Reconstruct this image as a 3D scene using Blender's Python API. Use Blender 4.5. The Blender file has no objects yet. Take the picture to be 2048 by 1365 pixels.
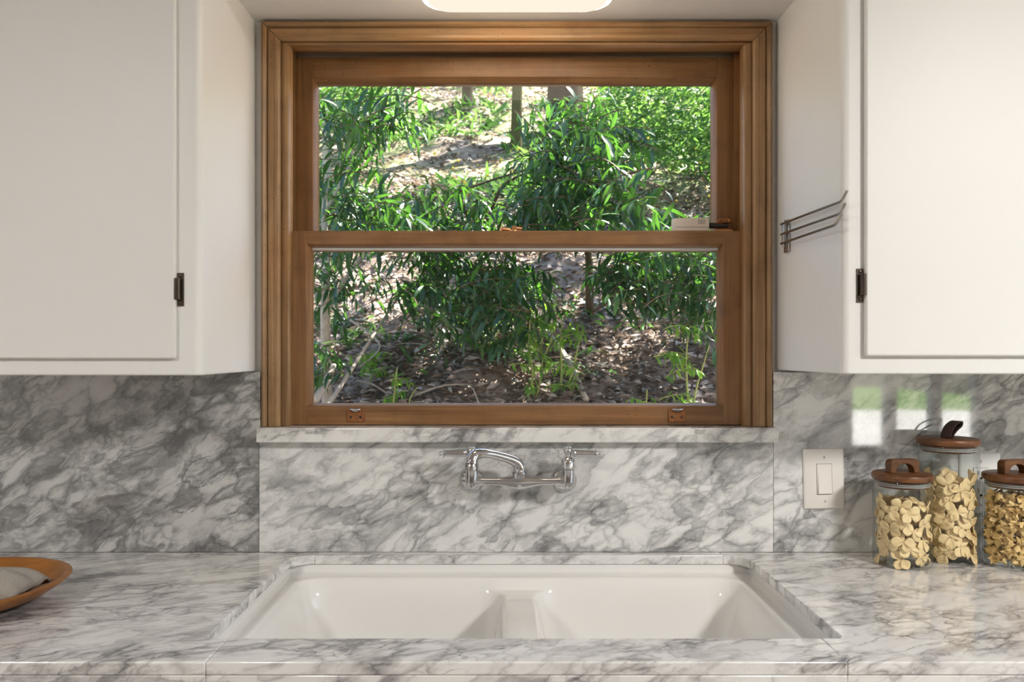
import bpy, bmesh, math, random
import numpy as np
from mathutils import Vector, Matrix, noise as mnoise

random.seed(7)
RNG = np.random.default_rng(7)
PI = math.pi
scene = bpy.context.scene
COL = scene.collection

# ------------------------------------------------------------------ camera
F_PX, CX, CY = 1574.0, 1010.0, 704.0          # focal length and vanishing point, in 2048x1365 pixels
CAM_Z = 1.36
cam_d = bpy.data.cameras.new('camera')
cam_d.sensor_width = 36.0
cam_d.lens = 36.0 * F_PX / 2048.0
cam_d.shift_x = (1024.0 - CX) / 2048.0
cam_d.shift_y = (CY - 682.5) / 2048.0
cam_d.clip_start = 0.02
cam_d.dof.use_dof = True
cam_d.dof.focus_distance = 1.72
cam_d.dof.aperture_fstop = 9.0
cam = bpy.data.objects.new('camera', cam_d)
cam.location = (0, 0, CAM_Z)
cam.rotation_euler = (PI / 2, 0, 0)
COL.objects.link(cam)
scene.camera = cam

# ------------------------------------------------------------------ world, sun, exposure
SUN_DIR = Vector((0.42, 0.30, 0.86)).normalized()      # towards the sun
world = bpy.data.worlds.new('sky')
scene.world = world
world.use_nodes = True
wt = world.node_tree
wt.nodes.clear()
sky = wt.nodes.new('ShaderNodeTexSky')
sky.sky_type = 'NISHITA'
sky.sun_disc = False
sky.sun_elevation = math.asin(SUN_DIR.z)
sky.sun_rotation = math.atan2(SUN_DIR.x, SUN_DIR.y)
bg = wt.nodes.new('ShaderNodeBackground')
bg.inputs['Strength'].default_value = 0.44
wo = wt.nodes.new('ShaderNodeOutputWorld')
wt.links.new(sky.outputs[0], bg.inputs[0])
wt.links.new(bg.outputs[0], wo.inputs[0])

sun_d = bpy.data.lights.new('sun', 'SUN')
sun_d.energy = 46.0
sun_d.angle = math.radians(0.6)
sun_d.color = (1.0, 0.95, 0.86)
sun = bpy.data.objects.new('sun', sun_d)
sun.rotation_euler = SUN_DIR.to_track_quat('Z', 'Y').to_euler()
sun.location = (6, 8, 20)
COL.objects.link(sun)

FILL_LAMP = 62.0       # watts of each round fill lamp added on the unseen ceiling
SINK_LAMP = 1.0        # glow of the fixture above the sink

scene.view_settings.view_transform = 'Standard'
scene.view_settings.look = 'None'
scene.view_settings.exposure = 0.40
scene.view_settings.gamma = 1.0
scene.view_settings.use_curve_mapping = False
scene.cycles.max_bounces = 7
scene.cycles.diffuse_bounces = 4
scene.cycles.glossy_bounces = 4
scene.cycles.transmission_bounces = 4
scene.cycles.transparent_max_bounces = 16
scene.cycles.caustics_reflective = False
scene.cycles.caustics_refractive = False
scene.cycles.sample_clamp_indirect = 6.0


def at(px, py, y):
    """the point seen at a pixel of the photograph, y metres in front of the camera"""
    return Vector(((px - CX) * y / F_PX, y, CAM_Z + (CY - py) * y / F_PX))


# ------------------------------------------------------------------ materials
def new_mat(name):
    m = bpy.data.materials.new(name)
    m.use_nodes = True
    m.node_tree.nodes.clear()
    return m, m.node_tree


class NT:
    def __init__(self, nt):
        self.nt = nt

    def n(self, t, **kw):
        nd = self.nt.nodes.new(t)
        for k, v in kw.items():
            setattr(nd, k, v)
        return nd

    def l(self, a, b):
        self.nt.links.new(a, b)

    def val(self, inp, v):
        if hasattr(v, 'is_linked') or hasattr(v, 'links'):
            self.nt.links.new(v, inp)
        else:
            inp.default_value = v

    def math(self, op, a, b=None, clamp=False):
        nd = self.n('ShaderNodeMath', operation=op, use_clamp=clamp)
        self.val(nd.inputs[0], a)
        if b is not None:
            self.val(nd.inputs[1], b)
        return nd.outputs[0]

    def dot(self, p, v):
        nd = self.n('ShaderNodeVectorMath', operation='DOT_PRODUCT')
        self.l(p, nd.inputs[0])
        nd.inputs[1].default_value = v
        return nd.outputs['Value']

    def vadd(self, a, b):
        nd = self.n('ShaderNodeVectorMath', operation='ADD')
        self.val(nd.inputs[0], a)
        self.val(nd.inputs[1], b)
        return nd.outputs[0]

    def vscale(self, a, s):
        nd = self.n('ShaderNodeVectorMath', operation='SCALE')
        self.val(nd.inputs[0], a)
        nd.inputs['Scale'].default_value = s
        return nd.outputs[0]

    def vmul(self, a, v):
        nd = self.n('ShaderNodeVectorMath', operation='MULTIPLY')
        self.val(nd.inputs[0], a)
        nd.inputs[1].default_value = v
        return nd.outputs[0]

    def noise(self, vec, scale, detail=4.0, rough=0.55, dist=0.0):
        nd = self.n('ShaderNodeTexNoise')
        self.l(vec, nd.inputs['Vector'])
        nd.inputs['Scale'].default_value = scale
        nd.inputs['Detail'].default_value = detail
        nd.inputs['Roughness'].default_value = rough
        nd.inputs['Distortion'].default_value = dist
        return nd

    def ramp(self, fac, stops, interp='LINEAR'):
        nd = self.n('ShaderNodeValToRGB')
        cr = nd.color_ramp
        cr.interpolation = interp
        while len(cr.elements) < len(stops):
            cr.elements.new(0.5)
        for e, (p, c) in zip(cr.elements, stops):
            e.position = p
            e.color = (c[0], c[1], c[2], 1) if hasattr(c, '__len__') else (c, c, c, 1)
        self.l(fac, nd.inputs[0])
        return nd.outputs[0]

    def mix(self, fac, a, b):
        nd = self.n('ShaderNodeMix', data_type='RGBA')
        self.val(nd.inputs[0], fac)
        for i, v in ((6, a), (7, b)):
            if hasattr(v, '__len__') and not hasattr(v, 'links'):
                v = (v[0], v[1], v[2], 1)
            self.val(nd.inputs[i], v)
        return nd.outputs[2]

    def principled(self, **kw):
        nd = self.n('ShaderNodeBsdfPrincipled')
        for k, v in kw.items():
            if hasattr(v, '__len__') and not hasattr(v, 'links') and len(v) == 3:
                v = (v[0], v[1], v[2], 1)
            self.val(nd.inputs[k], v)
        return nd

    def bump(self, h, strength=0.2, dist=0.01):
        nd = self.n('ShaderNodeBump')
        nd.inputs['Strength'].default_value = strength
        nd.inputs['Distance'].default_value = dist
        self.l(h, nd.inputs['Height'])
        return nd.outputs[0]

    def out(self, sh):
        o = self.n('ShaderNodeOutputMaterial')
        self.l(sh, o.inputs[0])


def plain(name, col, rough=0.5, metal=0.0, spec=0.5, var=0.0, vscale=30.0, bump=0.0, coat=0.0):
    m, nt = new_mat(name)
    N = NT(nt)
    g = N.n('ShaderNodeNewGeometry')
    nz = N.noise(g.outputs['Position'], vscale, 4)
    c = N.mix(nz.outputs[0], [x * (1 - var) for x in col], [min(1, x * (1 + var)) for x in col])
    p = N.principled(**{'Base Color': c, 'Roughness': rough, 'Metallic': metal, 'Specular IOR Level': spec,
                        'Coat Weight': coat})
    if bump:
        N.l(N.bump(nz.outputs[0], bump, 0.004), p.inputs['Normal'])
    N.out(p.outputs[0])
    return m


def marble(name, light, mid, dark, cloud_lo, cloud_hi, vein=1.0, size=1.0, offset=(0, 0, 0), rough=0.035, direction=(0.80, 0.42, 0.43)):
    m, nt = new_mat(name)
    N = NT(nt)
    g = N.n('ShaderNodeNewGeometry')
    p = N.vadd(g.outputs['Position'], offset)
    d = Vector(direction).normalized()
    e1 = d.cross(Vector((0.2, -0.9, 0.5))).normalized()
    e2 = d.cross(e1).normalized()
    cmb = N.n('ShaderNodeCombineXYZ')
    k = 1.0 / size
    N.l(N.math('MULTIPLY', N.dot(p, d), 0.36 * k), cmb.inputs[0])
    N.l(N.math('MULTIPLY', N.dot(p, e1), 1.0 * k), cmb.inputs[1])
    N.l(N.math('MULTIPLY', N.dot(p, e2), 1.0 * k), cmb.inputs[2])
    q = cmb.outputs[0]
    w1 = N.noise(q, 3.6, 4, 0.55)
    off = N.vscale(N.vadd(w1.outputs['Color'], (-0.5, -0.5, -0.5)), 0.22)
    w2 = N.noise(q, 22.0, 5, 0.65)
    off2 = N.vscale(N.vadd(w2.outputs['Color'], (-0.5, -0.5, -0.5)), 0.045)
    qw = N.vadd(N.vadd(q, off), off2)

    def cells(scale, lo, hi):
        v = N.n('ShaderNodeTexVoronoi', feature='DISTANCE_TO_EDGE')
        N.l(qw, v.inputs['Vector'])
        v.inputs['Scale'].default_value = scale
        return N.ramp(v.outputs['Distance'], [(0.0, 1.0), (lo, 0.5), (hi, 0.0)], 'EASE')
    ea = cells(15.0, 0.07, 0.24)
    eb = cells(34.0, 0.10, 0.30)
    ec = cells(7.0, 0.010, 0.035)
    m1 = N.ramp(N.noise(q, 5.5, 4, 0.6).outputs[0], [(0.40, 0.0), (0.62, 1.0)])
    m2 = N.ramp(N.noise(N.vadd(q, (3.1, 1.7, 0.4)), 7.0, 4, 0.6).outputs[0], [(0.44, 0.0), (0.62, 1.0)])
    m3 = N.ramp(N.noise(N.vadd(q, (7.1, 2.7, 5.4)), 5.0, 3).outputs[0], [(0.52, 0.0), (0.64, 1.0)])
    tone = N.n('ShaderNodeTexVoronoi')
    N.l(qw, tone.inputs['Vector'])
    tone.inputs['Scale'].default_value = 15.0
    ct = N.ramp(N.math('FRACT', N.math('MULTIPLY', N.dot(tone.outputs['Color'], (1.0, 0.6, 0.3)), 1.7)), [(0.45, 0.0), (1.0, 0.30)])
    cloud = N.ramp(N.noise(qw, 8.5, 9, 0.64, 0.2).outputs[0], [(cloud_lo, 0.0), (cloud_hi, 1.0)], 'EASE')
    va = N.math('MULTIPLY', ea, N.math('ADD', N.math('MULTIPLY', m1, 0.42), 0.08))
    vb = N.math('MULTIPLY', eb, N.math('MULTIPLY', m2, 0.34))
    vc = N.math('MULTIPLY', ec, N.math('MULTIPLY', m3, 0.55))
    veins = N.math('MULTIPLY', N.math('ADD', N.math('ADD', va, vb), vc), vein)
    fine = N.math('MULTIPLY', N.math('SUBTRACT', N.noise(qw, 60.0, 6, 0.7).outputs[0], 0.5), 0.75)
    grey = N.math('ADD', N.math('MULTIPLY', cloud, 0.55), ct)
    t = N.math('ADD', N.math('ADD', grey, veins), N.math('MULTIPLY', fine, N.math('ADD', grey, 0.12)), clamp=True)
    c = N.ramp(t, [(0.0, light), (0.18, [x * 0.93 for x in light]), (0.55, mid), (1.0, dark)])
    pr = N.principled(**{'Base Color': c, 'Roughness': rough, 'Specular IOR Level': 1.0})
    N.out(pr.outputs[0])
    return m


def wood(name, axis, dark, light, streak=(0.45, 0.16, 0.045), scale=1.0, rough=0.45, spots=0.0, offset=(0, 0, 0)):
    m, nt = new_mat(name)
    N = NT(nt)
    g = N.n('ShaderNodeNewGeometry')
    s = [38.0 * scale] * 3
    s['xyz'.index(axis)] = 1.6 * scale
    pos = N.vadd(g.outputs['Position'], offset)
    q = N.vmul(pos, s)
    n1 = N.noise(q, 1.0, 5, 0.6, 0.6)
    s2 = [150.0 * scale] * 3
    s2['xyz'.index(axis)] = 5.0 * scale
    n2 = N.noise(N.vmul(pos, s2), 1.0, 3, 0.6)
    f = N.math('ADD', N.math('MULTIPLY', n1.outputs[0], 0.7), N.math('MULTIPLY', n2.outputs[0], 0.3))
    c = N.ramp(f, [(0.30, dark), (0.68, light)])
    sm = [9.0] * 3
    sm['xyz'.index(axis)] = 2.6
    n3 = N.noise(N.vmul(pos, sm), 1.0, 4, 0.65)
    c = N.mix(N.math('MULTIPLY', N.ramp(n3.outputs[0], [(0.50, 0.0), (0.70, 1.0)]), 0.55), c, streak)
    n4 = N.noise(pos, 14.0, 3)
    c = N.mix(N.math('MULTIPLY', N.ramp(n4.outputs[0], [(0.5, 0.0), (0.75, 1.0)]), 0.35), c, [x * 0.55 for x in dark])
    if spots:
        v = N.n('ShaderNodeTexVoronoi')
        N.l(pos, v.inputs['Vector'])
        v.inputs['Scale'].default_value = 95.0
        sp = N.ramp(v.outputs['Distance'], [(0.10, 1.0), (0.17, 0.0)])
        mk = N.ramp(N.noise(pos, 9.0, 2).outputs[0], [(0.52, 0.0), (0.60, 1.0)])
        c = N.mix(N.math('MULTIPLY', N.math('MULTIPLY', sp, mk), spots), c, (0.05, 0.018, 0.006))
    p = N.principled(**{'Base Color': c, 'Roughness': rough, 'Specular IOR Level': 0.4})
    N.l(N.bump(f, 0.12, 0.002), p.inputs['Normal'])
    N.out(p.outputs[0])
    return m


def thin_glass(name, tint=(0.97, 0.985, 0.975), edge=(0.6, 0.64, 0.62), refl=1.0, dust=0.0, ior=1.45):
    """clear glass: straight-through transmission that darkens at grazing angles, mirror gloss by Fresnel"""
    m, nt = new_mat(name)
    N = NT(nt)
    lw = N.n('ShaderNodeLayerWeight')
    lw.inputs['Blend'].default_value = 0.5
    col = N.ramp(lw.outputs['Facing'], [(0.0, tint), (0.75, tint), (1.0, edge)])
    tr = N.n('ShaderNodeBsdfTransparent')
    N.l(col, tr.inputs[0])
    gl = N.n('ShaderNodeBsdfGlossy')
    gl.inputs['Roughness'].default_value = 0.015
    lf = N.n('ShaderNodeLayerWeight')
    lf.inputs['Blend'].default_value = 0.5
    sch = N.math('ADD', N.math('MULTIPLY', N.math('POWER', lf.outputs['Facing'], 5.0), 0.96), 0.04)
    mx = N.n('ShaderNodeMixShader')
    N.l(N.math('MULTIPLY', sch, refl, clamp=True), mx.inputs[0])
    N.l(tr.outputs[0], mx.inputs[1])
    N.l(gl.outputs[0], mx.inputs[2])
    sh = mx.outputs[0]
    if dust:
        g = N.n('ShaderNodeNewGeometry')
        v = N.n('ShaderNodeTexVoronoi')
        N.l(g.outputs['Position'], v.inputs['Vector'])
        v.inputs['Scale'].default_value = 420.0
        sp = N.ramp(v.outputs['Distance'], [(0.16, 1.0), (0.24, 0.0)])
        bl = N.vadd(g.outputs['Position'], (-0.03, -1.79, -1.245))
        ln = N.n('ShaderNodeVectorMath', operation='LENGTH')
        N.l(N.vmul(bl, (1.0, 0.0, 3.2)), ln.inputs[0])
        mk = N.ramp(ln.outputs['Value'], [(0.02, 1.0), (0.16, 0.0)])
        df = N.n('ShaderNodeBsdfDiffuse')
        df.inputs[0].default_value = (0.6, 0.58, 0.55, 1)
        m2 = N.n('ShaderNodeMixShader')
        N.l(N.math('MULTIPLY', N.math('MULTIPLY', sp, mk), dust), m2.inputs[0])
        N.l(sh, m2.inputs[1])
        N.l(df.outputs[0], m2.inputs[2])
        sh = m2.outputs[0]
    N.out(sh)
    return m


def leafy(name, cols, trans_col, trans=0.42, rough=0.36, spec=0.5):
    """leaf: a colour for each leaf, gloss on top, light shining through"""
    m, nt = new_mat(name)
    N = NT(nt)
    g = N.n('ShaderNodeNewGeometry')
    oi = N.n('ShaderNodeObjectInfo')
    r = N.math('FRACT', N.math('ADD', g.outputs['Random Per Island'], oi.outputs['Random']))
    k = len(cols)
    c = N.ramp(r, [(i / max(1, k - 1), cols[i]) for i in range(k)])
    p = N.principled(**{'Base Color': c, 'Roughness': rough, 'Specular IOR Level': spec})
    tr = N.n('ShaderNodeBsdfTranslucent')
    N.l(N.mix(0.5, c, trans_col), tr.inputs[0])
    mx = N.n('ShaderNodeMixShader')
    mx.inputs[0].default_value = trans
    N.l(p.outputs[0], mx.inputs[1])
    N.l(tr.outputs[0], mx.inputs[2])
    N.out(mx.outputs[0])
    return m


def emit(name, col, strength, sample=True):
    m, nt = new_mat(name)
    if not sample:
        m.cycles.emission_sampling = 'NONE'
    N = NT(nt)
    e = N.n('ShaderNodeEmission')
    e.inputs[0].default_value = (*col, 1)
    e.inputs[1].default_value = strength
    N.out(e.outputs[0])
    return m


M = {}
M['paint'] = plain('white_paint', (0.80, 0.793, 0.78), 0.45, var=0.015, vscale=9, bump=0.02)
M['wall_paint'] = plain('wall_paint', (0.80, 0.79, 0.77), 0.6, var=0.01, bump=0.03)
M['ceil_paint'] = plain('ceiling_paint', (0.82, 0.82, 0.81), 0.65, var=0.01)
M['floor'] = wood('oak_floor', 'x', (0.10, 0.065, 0.04), (0.22, 0.15, 0.095), (0.17, 0.10, 0.06), 0.6, 0.35)
M['marble_c'] = marble('marble_backsplash', (0.80, 0.79, 0.77), (0.43, 0.425, 0.42), (0.18, 0.18, 0.18), 0.40, 0.72, 0.95, 0.70)
M['marble_l'] = marble('marble_grey_slab', (0.58, 0.57, 0.555), (0.27, 0.265, 0.26), (0.13, 0.13, 0.128), 0.38, 0.69, 1.15, 0.62, (3.3, 1.2, 0.8))
M['marble_r'] = marble('marble_right_slab', (0.78, 0.775, 0.76), (0.40, 0.40, 0.40), (0.16, 0.16, 0.16), 0.40, 0.71, 0.95, 0.72, (6.1, 4.0, 2.2))
M['marble_t'] = marble('marble_counter', (0.80, 0.79, 0.775), (0.50, 0.485, 0.475), (0.22, 0.215, 0.22), 0.43, 0.75, 1.15, 0.50, (1.3, 7.2, 3.8), 0.10, (0.88, 0.36, 0.30))
M['marble_s'] = marble('marble_sill', (0.80, 0.79, 0.765), (0.42, 0.41, 0.41), (0.17, 0.17, 0.17), 0.46, 0.72, 0.8, 0.7, (2.3, 0.2, 9.8))
WD, WL = (0.165, 0.088, 0.037), (0.44, 0.268, 0.130)
M['wood_v'] = wood('pine_casing_upright', 'z', WD, WL, (0.36, 0.15, 0.045), 1.0, 0.36, 0.5)
M['wood_h'] = wood('pine_casing_across', 'x', WD, WL, (0.36, 0.15, 0.045), 1.0, 0.36, 0.5)
SD, SL = (0.135, 0.062, 0.022), (0.30, 0.155, 0.062)
M['sash_v'] = wood('pine_sash_upright', 'z', SD, SL, (0.27, 0.105, 0.030), 1.2, 0.38, 0.25, (3, 1, 2))
M['sash_h'] = wood('pine_sash_across', 'x', SD, SL, (0.27, 0.105, 0.030), 1.2, 0.38, 0.75, (5, 1, 2))
M['walnut'] = wood('walnut_lid', 'x', (0.045, 0.017, 0.007), (0.22, 0.085, 0.026), (0.28, 0.105, 0.025), 1.6, 0.38, 0, (1, 2, 3))
M['bowl_wood'] = wood('bowl_wood', 'x', (0.17, 0.055, 0.010), (0.42, 0.165, 0.032), (0.44, 0.19, 0.05), 0.9, 0.34, 0, (4, 2, 3))
M['leather'] = plain('brown_leather', (0.055, 0.022, 0.014), 0.45, var=0.25, vscale=60, bump=0.15)
M['pane'] = thin_glass('window_glass', (0.985, 0.99, 0.985), (0.8, 0.85, 0.82), 0.18, 0.5)
M['pane_plain'] = thin_glass('room_window_glass', (0.98, 0.99, 0.985), (0.8, 0.85, 0.82), 0.5)
M['jar_glass'] = thin_glass('jar_glass', (0.975, 0.985, 0.98), (0.62, 0.66, 0.64), 0.6)
M['silicone'] = plain('grey_silicone', (0.33, 0.31, 0.295), 0.45)
M['chrome'] = plain('polished_chrome', (0.62, 0.62, 0.63), 0.06, 1.0)
M['steel'] = plain('steel_wire', (0.42, 0.40, 0.38), 0.22, 1.0, var=0.15, vscale=80)
M['bronze'] = plain('dark_bronze', (0.085, 0.065, 0.052), 0.32, 0.85, var=0.35, vscale=120)
M['rust'] = plain('rusty_brass', (0.27, 0.105, 0.036), 0.42, 0.5, var=0.6, vscale=160, bump=0.2)
M['brass'] = plain('worn_brass', (0.62, 0.30, 0.13), 0.30, 0.8, var=0.35, vscale=120)
M['black'] = plain('black_rubber', (0.02, 0.018, 0.016), 0.5)
M['slot'] = plain('dark_slot', (0.03, 0.028, 0.026), 0.7)
M['plastic'] = plain('ivory_plastic', (0.80, 0.765, 0.72), 0.30)
M['plastic_w'] = plain('white_plastic', (0.80, 0.79, 0.77), 0.30)
M['beige'] = plain('beige_plastic', (0.66, 0.57, 0.49), 0.45)
M['enamel'] = plain('sink_enamel', (0.80, 0.785, 0.762), 0.12, spec=0.5, coat=0.3)
M['vinyl'] = plain('white_vinyl', (0.74, 0.73, 0.71), 0.45)
M['fixture'] = plain('fixture_rim', (0.85, 0.83, 0.78), 0.35)
M['lamp'] = emit('lamp_diffuser', (1.0, 0.90, 0.74), 0.76 * SINK_LAMP, False)
M['lamp_side'] = emit('lamp_shade', (1.0, 0.85, 0.64), 6.5 * SINK_LAMP)
M['fill_diffuser'] = emit('fill_lamp_glow', (1.0, 0.94, 0.86), 3.0, False)  # glow of the added ceiling fill lamps
M['linen'] = plain('grey_linen', (0.33, 0.30, 0.26), 0.9, spec=0.1, var=0.18, vscale=240, bump=0.6)
M['pasta'] = plain('butterfly_pasta', (0.86, 0.65, 0.35), 0.5, var=0.10, vscale=70)
M['pasta2'] = plain('ruffled_pasta', (0.80, 0.56, 0.24), 0.5, var=0.18, vscale=90)
M['bark'] = plain('rough_bark', (0.060, 0.040, 0.030), 0.9, spec=0.1, var=0.6, vscale=18, bump=0.8)
M['bark_pale'] = plain('pale_bark', (0.42, 0.36, 0.30), 0.8, spec=0.15, var=0.45, vscale=30, bump=0.5)
M['bark_moss'] = plain('mossy_bark', (0.085, 0.080, 0.034), 0.9, spec=0.1, var=0.5, vscale=16, bump=0.6)
M['twig'] = plain('brown_twig', (0.13, 0.085, 0.055), 0.75, spec=0.2, var=0.4, vscale=60)
M['stem_green'] = plain('green_stem', (0.30, 0.33, 0.10), 0.6, var=0.3, vscale=30)
M['leaf'] = leafy('willow_leaf', [(0.008, 0.040, 0.018), (0.014, 0.062, 0.018), (0.024, 0.088, 0.026), (0.011, 0.052, 0.024), (0.050, 0.150, 0.026)], (0.16, 0.42, 0.025), 0.30, 0.38, 0.7)
M['leaf_lime'] = leafy('young_leaf', [(0.12, 0.30, 0.04), (0.20, 0.42, 0.05), (0.07, 0.22, 0.04), (0.30, 0.48, 0.06)], (0.42, 0.72, 0.05), 0.5, 0.42)
M['crown'] = leafy('canopy_leaf', [(0.02, 0.08, 0.02), (0.04, 0.14, 0.03)], (0.12, 0.30, 0.03), 0.15, 0.5)
M['weed'] = leafy('ground_weed', [(0.020, 0.075, 0.022), (0.05, 0.15, 0.035), (0.10, 0.22, 0.05), (0.03, 0.11, 0.035), (0.20, 0.30, 0.09)], (0.24, 0.46, 0.06), 0.35, 0.45)
M['litter'] = leafy('dry_leaf', [(0.05, 0.034, 0.026), (0.20, 0.145, 0.11), (0.50, 0.41, 0.36), (0.09, 0.06, 0.045), (0.62, 0.54, 0.49), (0.07, 0.05, 0.04), (0.32, 0.24, 0.19)], (0.4, 0.28, 0.18), 0.12, 0.55)
M['blossom'] = plain('yellow_blossom', (0.85, 0.62, 0.05), 0.6)


def ground_mat():
    m, nt = new_mat('hillside_soil')
    N = NT(nt)
    g = N.n('ShaderNodeNewGeometry')
    p = g.outputs['Position']
    a = N.noise(p, 3.0, 8, 0.7)
    c = N.ramp(a.outputs[0], [(0.30, (0.05, 0.035, 0.025)), (0.46, (0.20, 0.145, 0.11)), (0.60, (0.42, 0.33, 0.27)), (0.74, (0.58, 0.49, 0.42))])
    b = N.noise(p, 22.0, 6, 0.7)
    c = N.mix(N.ramp(b.outputs[0], [(0.40, 0.0), (0.62, 0.75)]), c, (0.40, 0.31, 0.25))
    gr = N.noise(N.vadd(p, (5, 5, 5)), 1.3, 5, 0.65)
    sep = N.n('ShaderNodeSeparateXYZ')
    N.l(p, sep.inputs[0])
    up = N.ramp(N.math('MULTIPLY', sep.outputs[2], 0.1), [(0.20, 0.0), (0.34, 1.0)])
    c = N.mix(N.math('MULTIPLY', N.ramp(gr.outputs[0], [(0.42, 0.0), (0.60, 0.8)]), up), c, (0.19, 0.27, 0.09))
    pr = N.principled(**{'Base Color': c, 'Roughness': 0.95, 'Specular IOR Level': 0.1})
    N.l(N.bump(b.outputs[0], 0.7, 0.05), pr.inputs['Normal'])
    N.out(pr.outputs[0])
    return m


M['soil'] = ground_mat()
M['deck'] = plain('pale_deck', (0.72, 0.71, 0.69), 0.7, var=0.1, vscale=4)
M['stucco'] = plain('outer_wall', (0.45, 0.40, 0.34), 0.9, var=0.1)
M['lawn'] = plain('back_lawn', (0.12, 0.20, 0.06), 0.9, var=0.4, vscale=3)


# ------------------------------------------------------------------ scene-graph helpers
def tag(o, label=None, cat=None, group=None, kind=None):
    if label:
        o['label'] = label
    if cat:
        o['category'] = cat
    if group:
        o['group'] = group
    if kind:
        o['kind'] = kind
    return o


def empty(name, loc=(0, 0, 0), parent=None):
    o = bpy.data.objects.new(name, None)
    o.empty_display_size = 0.05
    COL.objects.link(o)
    if parent:
        o.parent = parent
        o.location = Vector(loc) - wloc(parent)
    else:
        o.location = loc
    return o


def wloc(o):
    v = Vector((0, 0, 0))
    while o:
        v += o.location
        o = o.parent
    return v


def link_mesh(name, me, mat, parent=None, loc=None):
    o = bpy.data.objects.new(name, me)
    if mat and not me.materials:
        me.materials.append(mat)
    COL.objects.link(o)
    if parent:
        o.parent = parent
    if loc is not None:
        o.location = loc
    return o


class MB:
    """collects shapes in world metres; build() links them as one mesh object"""

    def __init__(self):
        self.bm = bmesh.new()

    def box(self, x0, x1, y0, y1, z0, z1):
        v = [self.bm.verts.new(c) for c in ((x0, y0, z0), (x1, y0, z0), (x1, y1, z0), (x0, y1, z0),
                                            (x0, y0, z1), (x1, y0, z1), (x1, y1, z1), (x0, y1, z1))]
        for f in ((3, 2, 1, 0), (4, 5, 6, 7), (0, 1, 5, 4), (1, 2, 6, 5), (2, 3, 7, 6), (3, 0, 4, 7)):
            self.bm.faces.new([v[i] for i in f])
        return self

    def prism(self, pts, fn):
        """pts: outline; fn(p, 0|1) -> 3D point of the two end caps"""
        a = [self.bm.verts.new(fn(p, 0)) for p in pts]
        b = [self.bm.verts.new(fn(p, 1)) for p in pts]
        n = len(pts)
        self.bm.faces.new(a)
        self.bm.faces.new(b[::-1])
        for i in range(n):
            j = (i + 1) % n
            self.bm.faces.new([a[j], a[i], b[i], b[j]])
        return self

    def rings(self, rings, cap=True, close=False):
        vs = [[self.bm.verts.new(p) for p in r] for r in rings]
        n = len(vs[0])
        for a, b in zip(vs[:-1], vs[1:]):
            for i in range(n):
                j = (i + 1) % n
                self.bm.faces.new([a[i], a[j], b[j], b[i]])
        if close:
            a, b = vs[-1], vs[0]
            for i in range(n):
                j = (i + 1) % n
                self.bm.faces.new([a[i], a[j], b[j], b[i]])
        elif cap:
            self.bm.faces.new(vs[0][::-1])
            self.bm.faces.new(vs[-1])
        return self

    def lathe(self, prof, org=(0, 0, 0), axis=(0, 0, 1), n=32, cap=True):
        """prof: (radius, height) pairs along the axis"""
        ax = Vector(axis).normalized()
        u = ax.orthogonal().normalized()
        w = ax.cross(u)
        org = Vector(org)
        rr = []
        for r, h in prof:
            r = max(r, 1e-5)
            rr.append([org + ax * h + (u * math.cos(2 * PI * i / n) + w * math.sin(2 * PI * i / n)) * r for i in range(n)])
        return self.rings(rr, cap)

    def tube(self, pts, radii, n=12, smooth=0, cap=True, squash=None):
        pts = [Vector(p) for p in pts]
        if not hasattr(radii, '__len__'):
            radii = [radii] * len(pts)
        if smooth:
            pts, radii = catmull(pts, radii, smooth)
        t0 = (pts[1] - pts[0]).normalized()
        u = t0.orthogonal().normalized()
        rr = []
        for i, p in enumerate(pts):
            t = (pts[min(i + 1, len(pts) - 1)] - pts[max(i - 1, 0)]).normalized()
            u = (u - t * u.dot(t)).normalized()
            w = t.cross(u)
            rr.append([p + (u * math.cos(2 * PI * k / n) + w * math.sin(2 * PI * k / n)) * radii[i] for k in range(n)])
        return self.rings(rr, cap)

    def sphere(self, c, r, sx=1, sy=1, sz=1, seg=16):
        mtx = Matrix.Translation(c) @ Matrix.Diagonal((r * sx, r * sy, r * sz, 1))
        bmesh.ops.create_uvsphere(self.bm, u_segments=seg, v_segments=max(6, seg // 2), radius=1, matrix=mtx)
        return self

    def grid(self, rows):
        vs = [[self.bm.verts.new(p) for p in r] for r in rows]
        for a, b in zip(vs[:-1], vs[1:]):
            for i in range(len(a) - 1):
                self.bm.faces.new([a[i], a[i + 1], b[i + 1], b[i]])
        return self

    def build(self, name, mat, parent=None, smooth=False, bevel=0.0, seg=2, angle=40):
        bmesh.ops.recalc_face_normals(self.bm, faces=self.bm.faces)
        me = bpy.data.meshes.new(name)
        if parent is None:
            zs = [v.co for v in self.bm.verts]
            off = Vector(((min(v.x for v in zs) + max(v.x for v in zs)) / 2, (min(v.y for v in zs) + max(v.y for v in zs)) / 2, min(v.z for v in zs)))
        else:
            off = wloc(parent)
        bmesh.ops.translate(self.bm, verts=self.bm.verts, vec=-off)
        self.bm.to_mesh(me)
        self.bm.free()
        if smooth:
            me.shade_smooth()
            if smooth != 'all':
                me.set_sharp_from_angle(angle=math.radians(angle))
        o = link_mesh(name, me, mat, parent, off if parent is None else None)
        if bevel:
            b = o.modifiers.new('edge', 'BEVEL')
            b.width = bevel
            b.segments = seg
            b.limit_method = 'ANGLE'
            b.angle_limit = math.radians(35)
            b.harden_normals = False
            me.shade_smooth()
            me.set_sharp_from_angle(angle=math.radians(35))
        return o


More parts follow.
